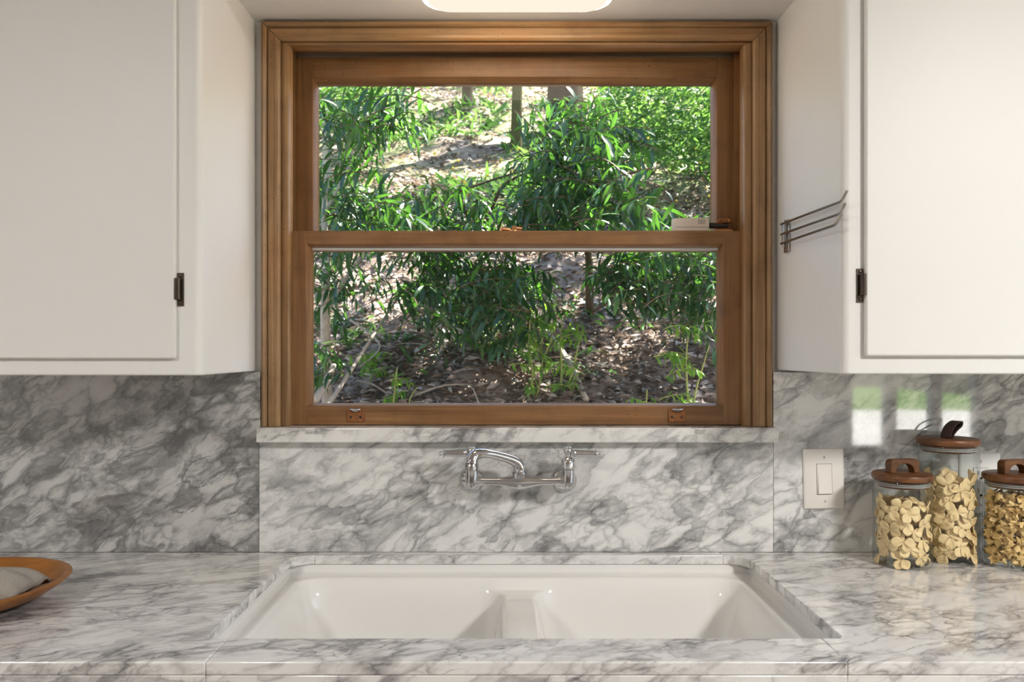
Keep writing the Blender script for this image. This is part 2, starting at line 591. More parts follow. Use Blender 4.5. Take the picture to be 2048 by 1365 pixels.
def catmull(pts, radii, k):
    P, R = [], []
    n = len(pts)
    for i in range(n - 1):
        p0, p1, p2, p3 = pts[max(i - 1, 0)], pts[i], pts[i + 1], pts[min(i + 2, n - 1)]
        for j in range(k):
            t = j / k
            P.append(0.5 * ((2 * p1) + (p2 - p0) * t + (2 * p0 - 5 * p1 + 4 * p2 - p3) * t * t + (3 * p1 - p0 - 3 * p2 + p3) * t ** 3))
            R.append(radii[i] * (1 - t) + radii[i + 1] * t)
    P.append(pts[-1])
    R.append(radii[-1])
    return P, R


def rounded_rect(x0, x1, y0, y1, r, n=6):
    pts = []
    for cx, cy, a0 in ((x1 - r, y1 - r, 0), (x0 + r, y1 - r, PI / 2), (x0 + r, y0 + r, PI), (x1 - r, y0 + r, 3 * PI / 2)):
        for i in range(n + 1):
            a = a0 + PI / 2 * i / n
            pts.append((cx + r * math.cos(a), cy + r * math.sin(a)))
    return pts


# ------------------------------------------------------------------ dimensions
WALL = 1.769            # painted wall plane
BS = 1.749              # polished face of the backsplash
OUT = 1.93              # outer face of the wall
CT = CAM_Z - 0.4456     # counter top
CF = 1.1295             # counter front edge
WX0, WX1 = -0.505, 0.550            # window opening
WZ0, WZ1 = CAM_Z - 0.199, CAM_Z + 0.702
SOFFIT = CAM_Z + 0.740
RX0, RX1, RY0, RZ = -2.6, 4.6, -3.4, 2.50

# ------------------------------------------------------------------ room shell
w = MB()
w.box(RX0, WX0, WALL, OUT, 0, RZ).box(WX1, RX1, WALL, OUT, 0, RZ)
w.box(WX0, WX1, WALL, OUT, 0, WZ0).box(WX0, WX1, WALL, OUT, WZ1, RZ)
wall_back = w.build('wall_back', M['wall_paint'])
tag(wall_back, 'white painted kitchen wall behind the backsplash, around the window', kind='structure')

w = MB().box(RX0 - 0.12, RX0, RY0, OUT, 0, RZ).build('wall_left', M['wall_paint'])
tag(w, 'plain white wall closing the kitchen beyond the left cabinet', kind='structure')
RW0, RW1, RWZ0, RWZ1 = -2.7, 0.5, 0.75, 2.25
w = MB().box(RX1, RX1 + 0.12, RY0, RW0, 0, RZ).box(RX1, RX1 + 0.12, RW1, OUT, 0, RZ).box(RX1, RX1 + 0.12, RW0, RW1, 0, RWZ0).box(RX1, RX1 + 0.12, RW0, RW1, RWZ1, RZ).build('wall_right', M['wall_paint'])
tag(w, 'plain white wall closing the kitchen beyond the right cabinet', kind='structure')
# wall behind the camera with a tall window
BW = [(3.0, 4.2)]
BZ0, BZ1 = 0.47, 2.2
w = MB()
xs = [RX0] + [x for p in BW for x in p] + [RX1]
for i in range(0, len(xs), 2):
    w.box(xs[i], xs[i + 1], RY0 - 0.15, RY0, 0, RZ)
for a, b in BW:
    w.box(a, b, RY0 - 0.15, RY0, 0, BZ0).box(a, b, RY0 - 0.15, RY0, BZ1, RZ)
tag(w.build('wall_front', M['wall_paint']), 'white wall opposite the sink with tall windows, mirrored in the marble', kind='structure')
tag(MB().box(RX0, RX1, RY0, OUT, -0.1, 0).build('floor', M['floor']), 'oak floor of the kitchen below the counter', kind='structure')
tag(MB().box(RX0, RX1, RY0, OUT, RZ, RZ + 0.1).build('ceiling', M['ceil_paint']), 'flat white ceiling above the kitchen', kind='structure')
tag(MB().box(-0.575, 0.625, 1.38, WALL, SOFFIT, RZ - 0.001).build('ceiling_soffit', M['ceil_paint']),
    'white boxed soffit above the window between the two wall cabinets', kind='structure')
tag(MB().box(RX0 - 0.5, RX1 + 0.5, RY0 - 0.7, OUT + 0.55, RZ + 0.11, RZ + 0.28).build('roof', M['stucco']), 'unseen roof slab with eaves, added to keep sun out of the kitchen', kind='structure')  # unseen roof, added so its eaves block direct sun

def room_window(name, org, ux, width, z0, z1, nbay, label):
    """a framed window in the wall line org + ux * t; panes between mullions; a portal guides the daylight"""
    org, ux = Vector(org), Vector(ux)
    nrm = Vector((-ux.y, ux.x, 0))
    wn = empty(name, org + ux * width / 2 + Vector((0, 0, z0)))
    tag(wn, label, kind='structure')

    def bar(mb, t0, t1, za, zb, d):
        pts = [org + ux * t0 - nrm * d, org + ux * t1 - nrm * d, org + ux * t1 + nrm * d, org + ux * t0 + nrm * d]
        return mb.prism(pts, lambda p, s_: (p.x, p.y, za if s_ == 0 else zb))
    f = MB()
    bar(f, 0, width, z0, z0 + 0.06, 0.04)
    bar(f, 0, width, z1 - 0.06, z1, 0.04)
    step = width / nbay
    for i in range(nbay + 1):
        c_ = min(max(i * step, 0.03), width - 0.03)
        bar(f, c_ - 0.03 - (0.02 if 0 < i < nbay else 0), c_ + 0.03 + (0.02 if 0 < i < nbay else 0), z0 + 0.06, z1 - 0.06, 0.04)
    f.build('window_frame', M['paint'], wn)
    for i in range(nbay):
        bar(MB(), i * step + 0.055, (i + 1) * step - 0.055, z0 + 0.06, z1 - 0.06, 0.003).build('pane', M['pane_plain'], wn)
    pd = bpy.data.lights.new('window_portal', 'AREA')
    pd.shape = 'RECTANGLE'
    pd.size, pd.size_y = width, z1 - z0
    pd.cycles.is_portal = True
    po = bpy.data.objects.new('window_portal', pd)
    po.location = org + ux * width / 2 - nrm * 0.1 + Vector((0, 0, (z0 + z1) / 2))
    po.rotation_euler = (-nrm).to_track_quat('Z', 'Y').to_euler()
    COL.objects.link(po)


room_window('window_2', (BW[0][0], RY0 - 0.07, 0), (1, 0, 0), BW[0][1] - BW[0][0], BZ0, BZ1, 3, 'tall white framed window reflected in the right backsplash')
room_window('window_3', (RX1 + 0.06, RW0, 0), (0, 1, 0), RW1 - RW0, RWZ0, RWZ1, 4, 'wide white framed window in the wall to the right of the kitchen')

# round fill lamps, added out of view on the ceiling to brighten the kitchen
for k, (x, y, e, lab) in enumerate(((1.75, -0.35, 1.0, 'above the right of the kitchen'), (-1.5, -0.55, 0.36, 'above the left of the kitchen'))):
    t = empty('fill_lamp', (x, y, RZ - 0.07))
    tag(t, 'unseen round fill lamp added on the ceiling ' + lab, 'lamp', 'added fill lamps on the room ceiling')
    MB().lathe([(0.21, 0.0), (0.22, 0.01), (0.22, 0.0695)], (x, y, RZ - 0.07), n=40).build('rim', M['fixture'], t, True)
    MB().lathe([(0.02, -0.012), (0.15, -0.008), (0.205, -0.001)], (x, y, RZ - 0.07), n=40).build('diffuser', M['fill_diffuser'], t, True)
    ld = bpy.data.lights.new('fill_lamp_light', 'AREA')
    ld.shape = 'DISK'
    ld.size = 0.4
    ld.energy = FILL_LAMP * e
    ld.color = (1.0, 0.972, 0.935)
    lo = bpy.data.objects.new('fill_lamp_light', ld)
    lo.parent = t
    lo.location = (0, 0, -0.016)
    COL.objects.link(lo)

# ------------------------------------------------------------------ backsplash slabs (parts of the wall)
def slab(outline, y0, y1, name, mat, parent, bevel=0.0006):
    return MB().prism(outline, lambda p, s: (p[0], y0 if s == 0 else y1, p[1])).build(name, mat, parent, bevel=bevel, seg=2)


BST = CAM_Z - 0.0455
SX0, SX1 = -0.5467, 0.5967
CASB = CAM_Z - 0.166
o = slab([(RX0 + 0.002, CT), (SX0 - 0.0004, CT), (SX0 - 0.0004, CAM_Z - 0.199), (SX0 + 0.003, CAM_Z - 0.1985), (SX0 + 0.003, BST), (RX0 + 0.002, BST)], BS, WALL, 'backsplash_slab', M['marble_l'], wall_back)
tag(o, 'darker grey veined marble backsplash slab')
slab([(SX0 + 0.0004, CT), (SX1 - 0.0004, CT), (SX1 - 0.0004, CAM_Z - 0.1992), (SX0 + 0.0004, CAM_Z - 0.1992)], BS, WALL, 'backsplash_slab', M['marble_c'], wall_back)
slab([(SX1 + 0.0004, CT), (RX1 - 0.002, CT), (RX1 - 0.002, BST), (SX1 - 0.0005, BST), (SX1 - 0.0005, CAM_Z - 0.1985), (SX1 + 0.0004, CAM_Z - 0.199)], BS, WALL, 'backsplash_slab', M['marble_r'], wall_back)

# ------------------------------------------------------------------ window over the sink
win = empty('window_1', (0.02, WALL, CASB))
tag(win, 'double-hung window in honey-coloured pine casing above the sink', kind='structure')
CX0, CX1, CTOP = -0.5425, 0.5945, CAM_Z + 0.7355
PROF = [(0.0, 0.0), (0.0, 0.019), (0.002, 0.0225), (0.006, 0.0245), (0.010, 0.0225), (0.0125, 0.019), (0.0140, 0.0155), (0.0160, 0.0155), (0.0170, 0.021),
        (0.0300, 0.021), (0.0310, 0.0225), (0.0360, 0.0225), (0.0400, 0.0205), (0.0425, 0.0170), (0.0425, 0.0)]
STOPS = [(0.0430, -0.02), (0.0430, 0.0095), (0.0450, 0.0105), (0.0520, 0.0105), (0.0570, 0.009), (0.0600, 0.005), (0.0608, -0.0005), (0.0608, -0.008), (0.0608, -0.02)]
STOPH = [(0.0430, -0.03), (0.0430, 0.0085), (0.0450, 0.0095), (0.0475, 0.0085), (0.0490, 0.0055), (0.0490, -0.03)]


def side_l(prof, z0, top):
    return MB().prism(prof, lambda p, s: (CX0 + p[0], WALL - p[1], z0 if s == 0 else CTOP - top(p[0])))


def side_r(prof, z0, top):
    return MB().prism(prof, lambda p, s: (CX1 - p[0], WALL - p[1], z0 if s == 0 else CTOP - top(p[0])))


def head(prof, inset):
    return MB().prism(prof, lambda p, s: (CX0 + inset(p[0]) if s == 0 else CX1 - inset(p[0]), WALL - p[1], CTOP - p[0]))


GAP = 0.0006
side_l(PROF, CASB, lambda t: t + GAP).build('casing', M['wood_v'], win, True, angle=30)
side_r(PROF, CASB, lambda t: t + GAP).build('casing', M['wood_v'], win, True, angle=30)
head(PROF, lambda t: t + GAP).build('casing', M['wood_h'], win, True, angle=30)
sm = lambda t: 0.0435 + (t - 0.0430) * (0.006 / 0.0178)
side_l(STOPS, CASB, sm).build('stop_moulding', M['wood_v'], win, True, angle=30)
side_r(STOPS, CASB, sm).build('stop_moulding', M['wood_v'], win, True, angle=30)
head(STOPH, lambda t: 0.0435 + (t - 0.0430) * (0.0178 / 0.006)).build('stop_moulding', M['wood_h'], win, True, angle=30)
# jamb lining and parting beads
for s, x in ((1, WX0), (-1, WX1)):
    MB().box(min(x, x + s * 0.006), max(x, x + s * 0.006), WALL + 0.0005, OUT, CASB, WZ1).build('jamb', M['sash_v'], win)
    MB().box(min(x + s * 0.006, x + s * 0.019), max(x + s * 0.006, x + s * 0.019), 1.817, 1.826, CASB, WZ1 - 0.006).build('parting_bead', M['sash_v'], win)
MB().box(WX0, WX1, WALL + 0.0005, OUT, WZ1 - 0.006, WZ1).build('head_jamb', M['sash_h'], win)
MB().box(WX0 - 0.03, WX1 + 0.03, 1.82, OUT + 0.05, WZ0, CASB - 0.001).build('outer_sill', M['vinyl'], win)


def sash(name, y, x0, x1, z0, z1, ix0, ix1, iz0, iz1, gx0, gx1, gz0, gz1, th=0.034):
    """stiles and rails round a pane; i = inner arris of the flat face, g = edge of the glass"""
    e = empty(name, ((x0 + x1) / 2, y, z0), win)
    yb = y + 0.011
    for (a, ia, ga) in ((x0, ix0, gx0), (x1, ix1, gx1)):
        s = 1 if a < ia else -1
        def fn(p, k, ia=ia, ga=ga):
            z = (z0 if k == 0 else z1)
            return (p[0], p[1], z)
        MB().prism([(a, y), (ia, y), (ga, yb), (ga, y + th), (a, y + th)], fn).build('stile', M['sash_v'], e, bevel=0.0012)
    for (a, ia, ga) in ((z0, iz0, gz0), (z1, iz1, gz1)):
        MB().prism([(y, a), (y, ia), (yb, ga), (y + th, ga), (y + th, a)],
                   lambda p, k: ((ix0 if p[1] == a or p[1] == ia else gx0) if k == 0 else (ix1 if p[1] == a or p[1] == ia else gx1), p[0], p[1])).build('rail', M['sash_h'], e, bevel=0.0012)
    MB().box(gx0 - 0.003, gx1 + 0.003, yb + 0.003, yb + 0.006, gz0 - 0.003, gz1 + 0.003).build('pane', M['pane'], e)
    return e


Z = lambda v: CAM_Z + v
lower = sash('lower_sash', 1.7785, WX0 + 0.006, WX1 - 0.006, Z(-0.1655), Z(0.2737), -0.449, 0.494, Z(-0.1233), Z(0.243), -0.440, 0.486, Z(-0.1180), Z(0.2375))
upper = sash('upper_sash', 1.830, WX0 + 0.006, WX1 - 0.006, Z(0.2360), Z(0.6850), -0.4470, 0.4930, Z(0.2500), Z(0.6395), -0.4395, 0.4855, Z(0.2560), Z(0.6280))
# white painted outer edge of the meeting rail, seen through the lower pane
MB().box(WX0 + 0.01, WX1 - 0.01, 1.8655, 1.878, Z(0.2400), Z(0.2640)).build('weather_strip', M['vinyl'], upper, bevel=0.001)
MB().box(WX0 + 0.01, WX1 - 0.01, 1.795, 1.812, Z(0.2325), Z(0.2420)).build('glazing_putty', M['vinyl'], lower, bevel=0.002)

# sash lifts
for cx in (711.5, 1354):
    c = at(cx, 830, 1.778)
    e = MB()
    e.box(c.x - 0.0195, c.x + 0.0195, 1.7755, 1.7790, c.z - 0.016, c.z + 0.011)
    lift = e.build('sash_lift', M['rust'], lower, bevel=0.001)
    h = MB()
    rows = []
    for i in range(7):
        u = i / 6
        hw = 0.0118 * math.sqrt(max(0.02, 1 - (1 - u) ** 2))
        rows.append([(c.x + hw * v, 1.7752 - 0.0085 * u + 0.002 * v * v, c.z + 0.0055 + 0.0080 * u) for v in (-1, -0.5, 0, 0.5, 1)])
    hook = h.grid(rows).build('finger_hook', M['chrome'], lower, True)
    hook.modifiers.new('thick', 'SOLIDIFY').thickness = 0.002
    sc_ = MB()
    for sx in (-0.011, 0.011):
        sc_.lathe([(0.0032, 0), (0.0028, 0.0012), (0.0005, 0.0018)], (c.x + sx, 1.7755, c.z - 0.005), (0, -1, 0), 14)
    sc_.build('screw', M['bronze'], lower, True)
# sash lock on the meeting rail
c = at(1023, 461, 1.795)
lk = MB()
lk.lathe([(0.0, 0), (0.014, 0), (0.014, 0.003), (0.010, 0.004), (0, 0.004)], (c.x + 0.004, 1.797, Z(0.2737)), n=24)
lk.box(c.x - 0.002, c.x + 0.022, 1.787, 1.806, Z(0.2737), Z(0.2767))
lk.tube([(c.x - 0.004, 1.797, Z(0.279)), (c.x - 0.016, 1.793, Z(0.280)), (c.x - 0.024, 1.790, Z(0.279))], [0.004, 0.0045, 0.006], 10)
lk.box(c.x + 0.001, c.x + 0.011, 1.792, 1.802, Z(0.2767), Z(0.2870))
lk.tube([(c.x + 0.008, 1.796, Z(0.282)), (c.x + 0.024, 1.793, Z(0.2805))], [0.003, 0.0025], 8)
lk.build('sash_lock', M['brass'], lower, True)

# window sensor and its latch on the meeting rail
sx0, sx1 = at(1348, 0, 1.795).x, at(1418, 0, 1.795).x
sz0, sz1 = Z(0.2742), Z(0.3040)
t = empty('window_sensor', ((sx0 + sx1) / 2, 1.795, sz0))
tag(t, 'small beige plastic alarm sensor with vent slits, on the meeting rail', 'sensor')
MB().prism([(sx0 - 0.004, 1.8085), (sx0, 1.788), (sx1 - 0.001, 1.788), (sx1, 1.8085)], lambda p, s: (p[0], p[1], sz0 if s == 0 else sz1)).build('housing', M['beige'], t, bevel=0.002)
sl = MB()
for i in range(5):
    x = sx1 - 0.026 + i * 0.0035
    sl.box(x, x + 0.0009, 1.7876, 1.7884, sz1 - 0.014, sz1 - 0.002)
sl.box(sx0 + 0.002, sx1 - 0.002, 1.7877, 1.7883, sz0 + 0.009, sz0 + 0.0096)
sl.build('vent_slit', M['slot'], t)
c = at(1440, 448, 1.795)
t = empty('window_latch', (c.x, 1.795, sz0))
tag(t, 'rusty brass window latch with a black bolt beside the alarm sensor', 'latch')
MB().box(c.x - 0.014, c.x + 0.026, 1.786, 1.812, sz0, sz0 + 0.0035).build('base', M['brass'], t, bevel=0.001)
k = MB()
k.prism([(c.x - 0.010, sz0 + 0.0035), (c.x + 0.024, sz0 + 0.0035), (c.x + 0.028, sz0 + 0.024), (c.x + 0.019, sz0 + 0.033), (c.x + 0.002, sz0 + 0.031), (c.x - 0.010, sz0 + 0.022)],
        lambda p, s: (p[0], 1.800 if s == 0 else 1.810, p[1]))
k.build('bracket', M['rust'], t, bevel=0.0015)
MB().tube([(c.x - 0.030, 1.797, sz0 + 0.014), (c.x - 0.012, 1.797, sz0 + 0.014), (c.x - 0.010, 1.797, sz0 + 0.014), (c.x + 0.020, 1.797, sz0 + 0.0145)], [0.0065, 0.0065, 0.0052, 0.0052], 14).build('bolt', M['black'], t, True)
k = MB()
k.tube([(c.x + 0.004, 1.795, sz0 + 0.022), (c.x + 0.020, 1.795, sz0 + 0.0245)], [0.0045, 0.004], 12)
k.sphere((c.x + 0.021, 1.795, sz0 + 0.024), 0.0058)
k.build('knob', M['rust'], t, True)

# marble sill
sill = MB().box(-0.5445, 0.5995, 1.720, 1.8200, CAM_Z - 0.199, CAM_Z - 0.1665).build('window_sill', M['marble_s'], bevel=0.0025, seg=3)
tag(sill, 'narrow polished marble sill slab below the pine window', kind='structure')

# ------------------------------------------------------------------ countertop and sink
KX0, KX1, KY0, KY1, KR = -0.466, 0.5265, 1.224, 1.7195, 0.05
cb = empty('countertop', (0, 1.44, CT - 0.02))
tag(cb, 'polished white marble countertop with grey veins around the sink', 'countertop')


def arc(cx, cy, r, a0, a1, n=8):
    return [(cx + r * math.cos(a0 + (a1 - a0) * i / n), cy + r * math.sin(a0 + (a1 - a0) * i / n)) for i in range(n + 1)]


FX0, FX1 = -0.430, 0.492
BY = BS - 0.0005
fr = 0.012
left = [(RX0 + 0.002, CF), (FX0 - 0.0003, CF), (FX0 - 0.0003, KY0)] + arc(KX0 + fr, KY0 + fr, fr, -PI / 2, -PI, 4) + arc(KX0 + KR, KY1 - KR, KR, PI, PI / 2) + [(KX0 + KR, BY), (RX0 + 0.002, BY)]
right = [(RX1 - 0.002, CF), (FX1 + 0.0003, CF), (FX1 + 0.0003, KY0)] + arc(KX1 - fr, KY0 + fr, fr, -PI / 2, 0, 4) + arc(KX1 - KR, KY1 - KR, KR, 0, PI / 2) + [(KX1 - KR, BY), (RX1 - 0.002, BY)]
front = [(FX0, CF), (FX1, CF), (FX1, KY0), (FX0, KY0)]
back = [(KX0 + KR + 0.0002, KY1), (KX1 - KR - 0.0002, KY1), (KX1 - KR - 0.0002, BY), (KX0 + KR + 0.0002, BY)]
for outl in (left, right, front, back):
    MB().prism(outl, lambda p, s: (p[0], p[1], CT - 0.0195 if s == 0 else CT)).build('slab', M['marble_t'], cb, bevel=0.0022 if outl is not back else 0.0012, seg=3)
for a, b in ((RX0 + 0.002, FX0 - 0.0003), (FX0, FX1), (FX1 + 0.0003, RX1 - 0.002)):
    MB().box(a, b, CF + 0.0008, CF + 0.03, CT - 0.0415, CT - 0.0198).build('edge_strip', M['marble_s'], cb, bevel=0.0015)

# double-bowl sink as one enamelled surface
sk = empty('kitchen_sink', (0.03, 1.47, CT - 0.25))
tag(sk, 'double-bowl white enamel sink set below the marble countertop', 'sink')
LZ = CT - 0.037


def sd_rrect(X, Y, x0, x1, y0, y1, r):
    cx, cy, hx, hy = (x0 + x1) / 2, (y0 + y1) / 2, (x1 - x0) / 2 - r, (y1 - y0) / 2 - r
    qx, qy = np.abs(X - cx) - hx, np.abs(Y - cy) - hy
    return -(np.hypot(np.maximum(qx, 0), np.maximum(qy, 0)) + np.minimum(np.maximum(qx, qy), 0) - r)


def sstep(t):
    t = np.clip(t, 0, 1)
    return t * t * t * (t * (6 * t - 15) + 10)


gx = np.linspace(KX0 - 0.004, KX1 + 0.004, 320)
gy = np.linspace(KY0 - 0.02, KY1 + 0.003, 190)
GX, GY = np.meshgrid(gx, gy)
ox0, ox1, oy0, oy1 = KX0 + 0.026, KX1 - 0.026, KY0 + 0.01, KY1 - 0.034
mx_ = 0.030
H = lambda d, dep, wid: dep * sstep(d / wid)
hO = H(sd_rrect(GX, GY, ox0, ox1, oy0, oy1, 0.055), 0.022, 0.030)
hA = H(sd_rrect(GX, GY, ox0, mx_ - 0.013, oy0, oy1, 0.07), 0.205, 0.075)
hB = H(sd_rrect(GX, GY, mx_ + 0.013, ox1, oy0, oy1, 0.07), 0.205, 0.075)
hh = np.maximum(hO, np.maximum(hA, hB))
hh = np.where(np.maximum(hA, hB) > 0, np.log(np.exp(hO * 160) + np.exp(np.maximum(hA, hB) * 160) - 1) / 160, hO)
ZZ = LZ - hh
rows = [[(gx[i], gy[j], ZZ[j, i]) for i in range(len(gx))] for j in range(len(gy))]
MB().grid(rows).build('basin', M['enamel'], sk, 'all')
s = MB()
s.box(KX0 - 0.012, KX0 - 0.004, KY0 - 0.02, KY1 + 0.011, LZ - 0.02, CT - 0.0205)
s.box(KX1 + 0.004, KX1 + 0.012, KY0 - 0.02, KY1 + 0.011, LZ - 0.02, CT - 0.0205)
s.box(KX0 - 0.004, KX1 + 0.004, KY1 + 0.003, KY1 + 0.011, LZ - 0.02, CT - 0.0205)
s.box(KX0 - 0.004, KX1 + 0.004, KY0 - 0.028, KY0 - 0.02, LZ - 0.02, CT - 0.0205)
s.build('rim', M['enamel'], sk)
for cx in ((ox0 + mx_) / 2, (ox1 + mx_) / 2):
    MB().lathe([(0.045, 0), (0.045, 0.003), (0.030, 0.003), (0.028, 0.001), (0.0, 0.001)], (cx, 1.46, LZ - 0.2065), n=28).build('drain', M['chrome'], sk, True)

# base cabinets that carry the counter
for (a, b, lab) in ((RX0 + 0.01, -0.56, 'left of the sink'), (-0.555, 0.625, 'below the sink'), (0.63, RX1 - 0.01, 'right of the sink')):
    t = empty('base_cabinet', ((a + b) / 2, 1.45, 0.0))
    tag(t, 'white base cabinet under the marble countertop, ' + lab, 'cabinet', 'base cabinets under the counter')
    m = MB()
    m.box(a, a + 0.02, 1.17, 1.745, 0.0, CT - 0.043).box(b - 0.02, b, 1.17, 1.745, 0.0, CT - 0.043)
    m.box(a, b, 1.165, 1.185, 0.10, CT - 0.043).box(a, b, 1.23, 1.25, 0, 0.10)
    m.build('body', M['paint'], t)
    nd = max(2, int((b - a) / 0.5))
    for i in range(nd):
        xa = a + 0.02 + i * (b - a - 0.04) / nd
        xb = a + 0.02 + (i + 1) * (b - a - 0.04) / nd
        dr = MB().box(xa + 0.004, xb - 0.004, 1.147, 1.165, 0.14, CT - 0.08).build('door', M['paint'], t, bevel=0.003)
        kx = xb - 0.04 if i % 2 == 0 else xa + 0.04
        MB().lathe([(0.006, 0), (0.006, 0.012), (0.014, 0.018), (0.012, 0.026), (0, 0.028)], (kx, 1.147, CT - 0.14), (0, -1, 0), 18).build('knob', M['bronze'], dr, True)

# ------------------------------------------------------------------ wall cabinets
def wall_cabinet(side, xs, xfar, depth, zb, door_x, door_zb, hinge_z, label):
    yf = BS - depth
    t = empty('wall_cabinet', ((xs + xfar) / 2, (yf + WALL) / 2, zb))
    tag(t, label, 'cabinet')
    r = 0.014
    sgn = 1 if side == 'l' else -1           # direction of +x towards the window
    pts = [(xfar, WALL - 0.001), (xfar, yf)]
    for i in range(9):
        a = i / 8 * PI / 2
        pts.append((xs - sgn * r + sgn * r * math.sin(a), yf + r - r * math.cos(a)))
    pts.append((xs, WALL - 0.001))
    MB().prism(pts, lambda p, s: (p[0], p[1], zb if s == 0 else RZ - 0.001)).build('body', M['paint'], t, bevel=0.003, seg=3)
    xe = xfar + sgn * 0.05
    d = MB().box(min(door_x, xe), max(door_x, xe), yf - 0.011, yf - 0.0002, door_zb, RZ - 0.06).build('door', M['paint'], t, bevel=0.004, seg=3)
    # exposed hinge on the face frame
    hx = door_x + sgn * 0.0065
    h = MB()
    h.box(hx - 0.0055, hx + 0.0055, yf - 0.0022, yf, hinge_z, hinge_z + 0.061)
    h.tube([(door_x + sgn * 0.003, yf - 0.006, hinge_z + 0.012), (door_x + sgn * 0.003, yf - 0.006, hinge_z + 0.051)], 0.0052, 14)
    h.box(min(door_x - sgn * 0.001, door_x + sgn * 0.003), max(door_x - sgn * 0.001, door_x + sgn * 0.003), yf - 0.0118, yf - 0.002, hinge_z + 0.012, hinge_z + 0.051)
    for zz in (0.012, 0.045, 0.0485):
        h.lathe([(0.0058, 0), (0.0058, 0.0025)], (door_x + sgn * 0.003, yf - 0.006, hinge_z + zz), n=14)
    for zz in (0.0055, 0.0555):
        h.sphere((hx, yf - 0.0022, hinge_z + zz), 0.0034, 1, 0.35, 1, 10)
    h.build('hinge', M['bronze'], d, True)
    tag(d.children[0], 'dark bronze hinge')
    return t


wall_cabinet('l', -0.5600, -1.55, 0.300, CAM_Z - 0.0437, -0.6030, CAM_Z - 0.0130, CAM_Z + 0.0840, 'white wall cabinet left of the window, darker face, hinge on its right edge')
wall_cabinet('r', 0.6090, 1.60, 0.328, CAM_Z - 0.0405, 0.6465, CAM_Z - 0.0085, CAM_Z + 0.0890, 'white wall cabinet right of the window, with wire towel arms on its side')

# wire towel arms
t = empty('towel_rack', (0.603, 1.70, CAM_Z + 0.21))
tag(t, 'three-armed chrome wire towel rack on the side of the cabinet', 'towel rack')
bx = 0.609
m = MB()
m.box(bx - 0.005, bx - 0.0002, 1.678, 1.706, Z(0.214), Z(0.283))
m.box(bx - 0.012, bx - 0.003, 1.685, 1.688, Z(0.232), Z(0.276)).box(bx - 0.012, bx - 0.003, 1.698, 1.701, Z(0.232), Z(0.276))
m.prism([(1.683, Z(0.232)), (1.703, Z(0.232)), (1.697, Z(0.217)), (1.689, Z(0.217))], lambda p, s: (bx - 0.007 if s == 0 else bx - 0.003, p[0], p[1]))
m.build('bracket', M['steel'], t, bevel=0.001)
MB().tube([(bx - 0.009, 1.693, Z(0.226)), (bx - 0.009, 1.693, Z(0.284))], 0.003, 10).build('pivot_pin', M['steel'], t, True)
for k, (z0, z1, xo) in enumerate(((0.276, 0.268, 0.010), (0.254, 0.246, 0.013), (0.234, 0.2265, 0.020))):
    pts = [(bx - 0.011, 1.704, Z(z0)), (bx - 0.011, 1.694, Z(z0)), (bx - 0.011 - (xo - 0.010) * 0.5, 1.55, Z((z0 + z1) / 2)), (bx - xo, 1.408, Z(z1)), (bx - xo, 1.398, Z(z1 + 0.002)), (bx - xo + 0.002, 1.383, Z(z1 + 0.015))]
    MB().tube(pts, 0.0026, 10).build('arm', M['steel'], t, True)

# ------------------------------------------------------------------ lamp above the sink
lx0, lx1, ly0, ly1 = -0.165, 0.212, 1.33, 1.585
ly0 = 1.395
t = empty('sink_lamp', ((lx0 + lx1) / 2, (ly0 + ly1) / 2, SOFFIT - 0.062))
tag(t, 'glowing rounded flush lamp on the white soffit above the window', 'lamp')
rr = []
for inset, z, r in ((0.004, -0.0001, 0.055), (0.0, -0.012, 0.057), (0.0, -0.048, 0.057), (0.005, -0.057, 0.053), (0.014, -0.0615, 0.046)):
    rr.append([(x, y, SOFFIT + z) for x, y in rounded_rect(lx0 + inset, lx1 - inset, ly0 + inset, ly1 - inset, r, 8)])
MB().rings(rr, True).build('shade', M['lamp_side'], t, True)
rr = []
for inset, z, r in ((0.016, -0.0617, 0.044), (0.020, -0.0645, 0.040), (0.040, -0.066, 0.03)):
    rr.append([(x, y, SOFFIT + z) for x, y in rounded_rect(lx0 + inset, lx1 - inset, ly0 + inset, ly1 - inset, r, 8)])
MB().rings(rr, True).build('diffuser', M['lamp'], t, True)

# ------------------------------------------------------------------ faucet
FY = 1.684
fz = Z(-0.2780)
XL, XR, XM = -0.0711, 0.1348, 0.0310
t = empty('wall_faucet', (XM, BS, fz))
tag(t, 'polished chrome wall faucet with two lever handles above the sink', 'faucet')
for xf, xc in ((-0.0733, XL), (0.1306, XR)):
    MB().lathe([(0.0285, 0), (0.0285, 0.002), (0.026, 0.007), (0.018, 0.013), (0.0125, 0.016), (0.0125, 0.03)], (xf, BS - 0.0002, Z(-0.2845)), (0, -1, 0), 36).build('flange', M['chrome'], t, True)
    MB().tube([(xf, BS - 0.014, Z(-0.2845)), (xc, FY + 0.012, fz - 0.001), (xc, FY, fz)], [0.0115, 0.0125, 0.0125], 20).build('shank', M['chrome'], t, True)
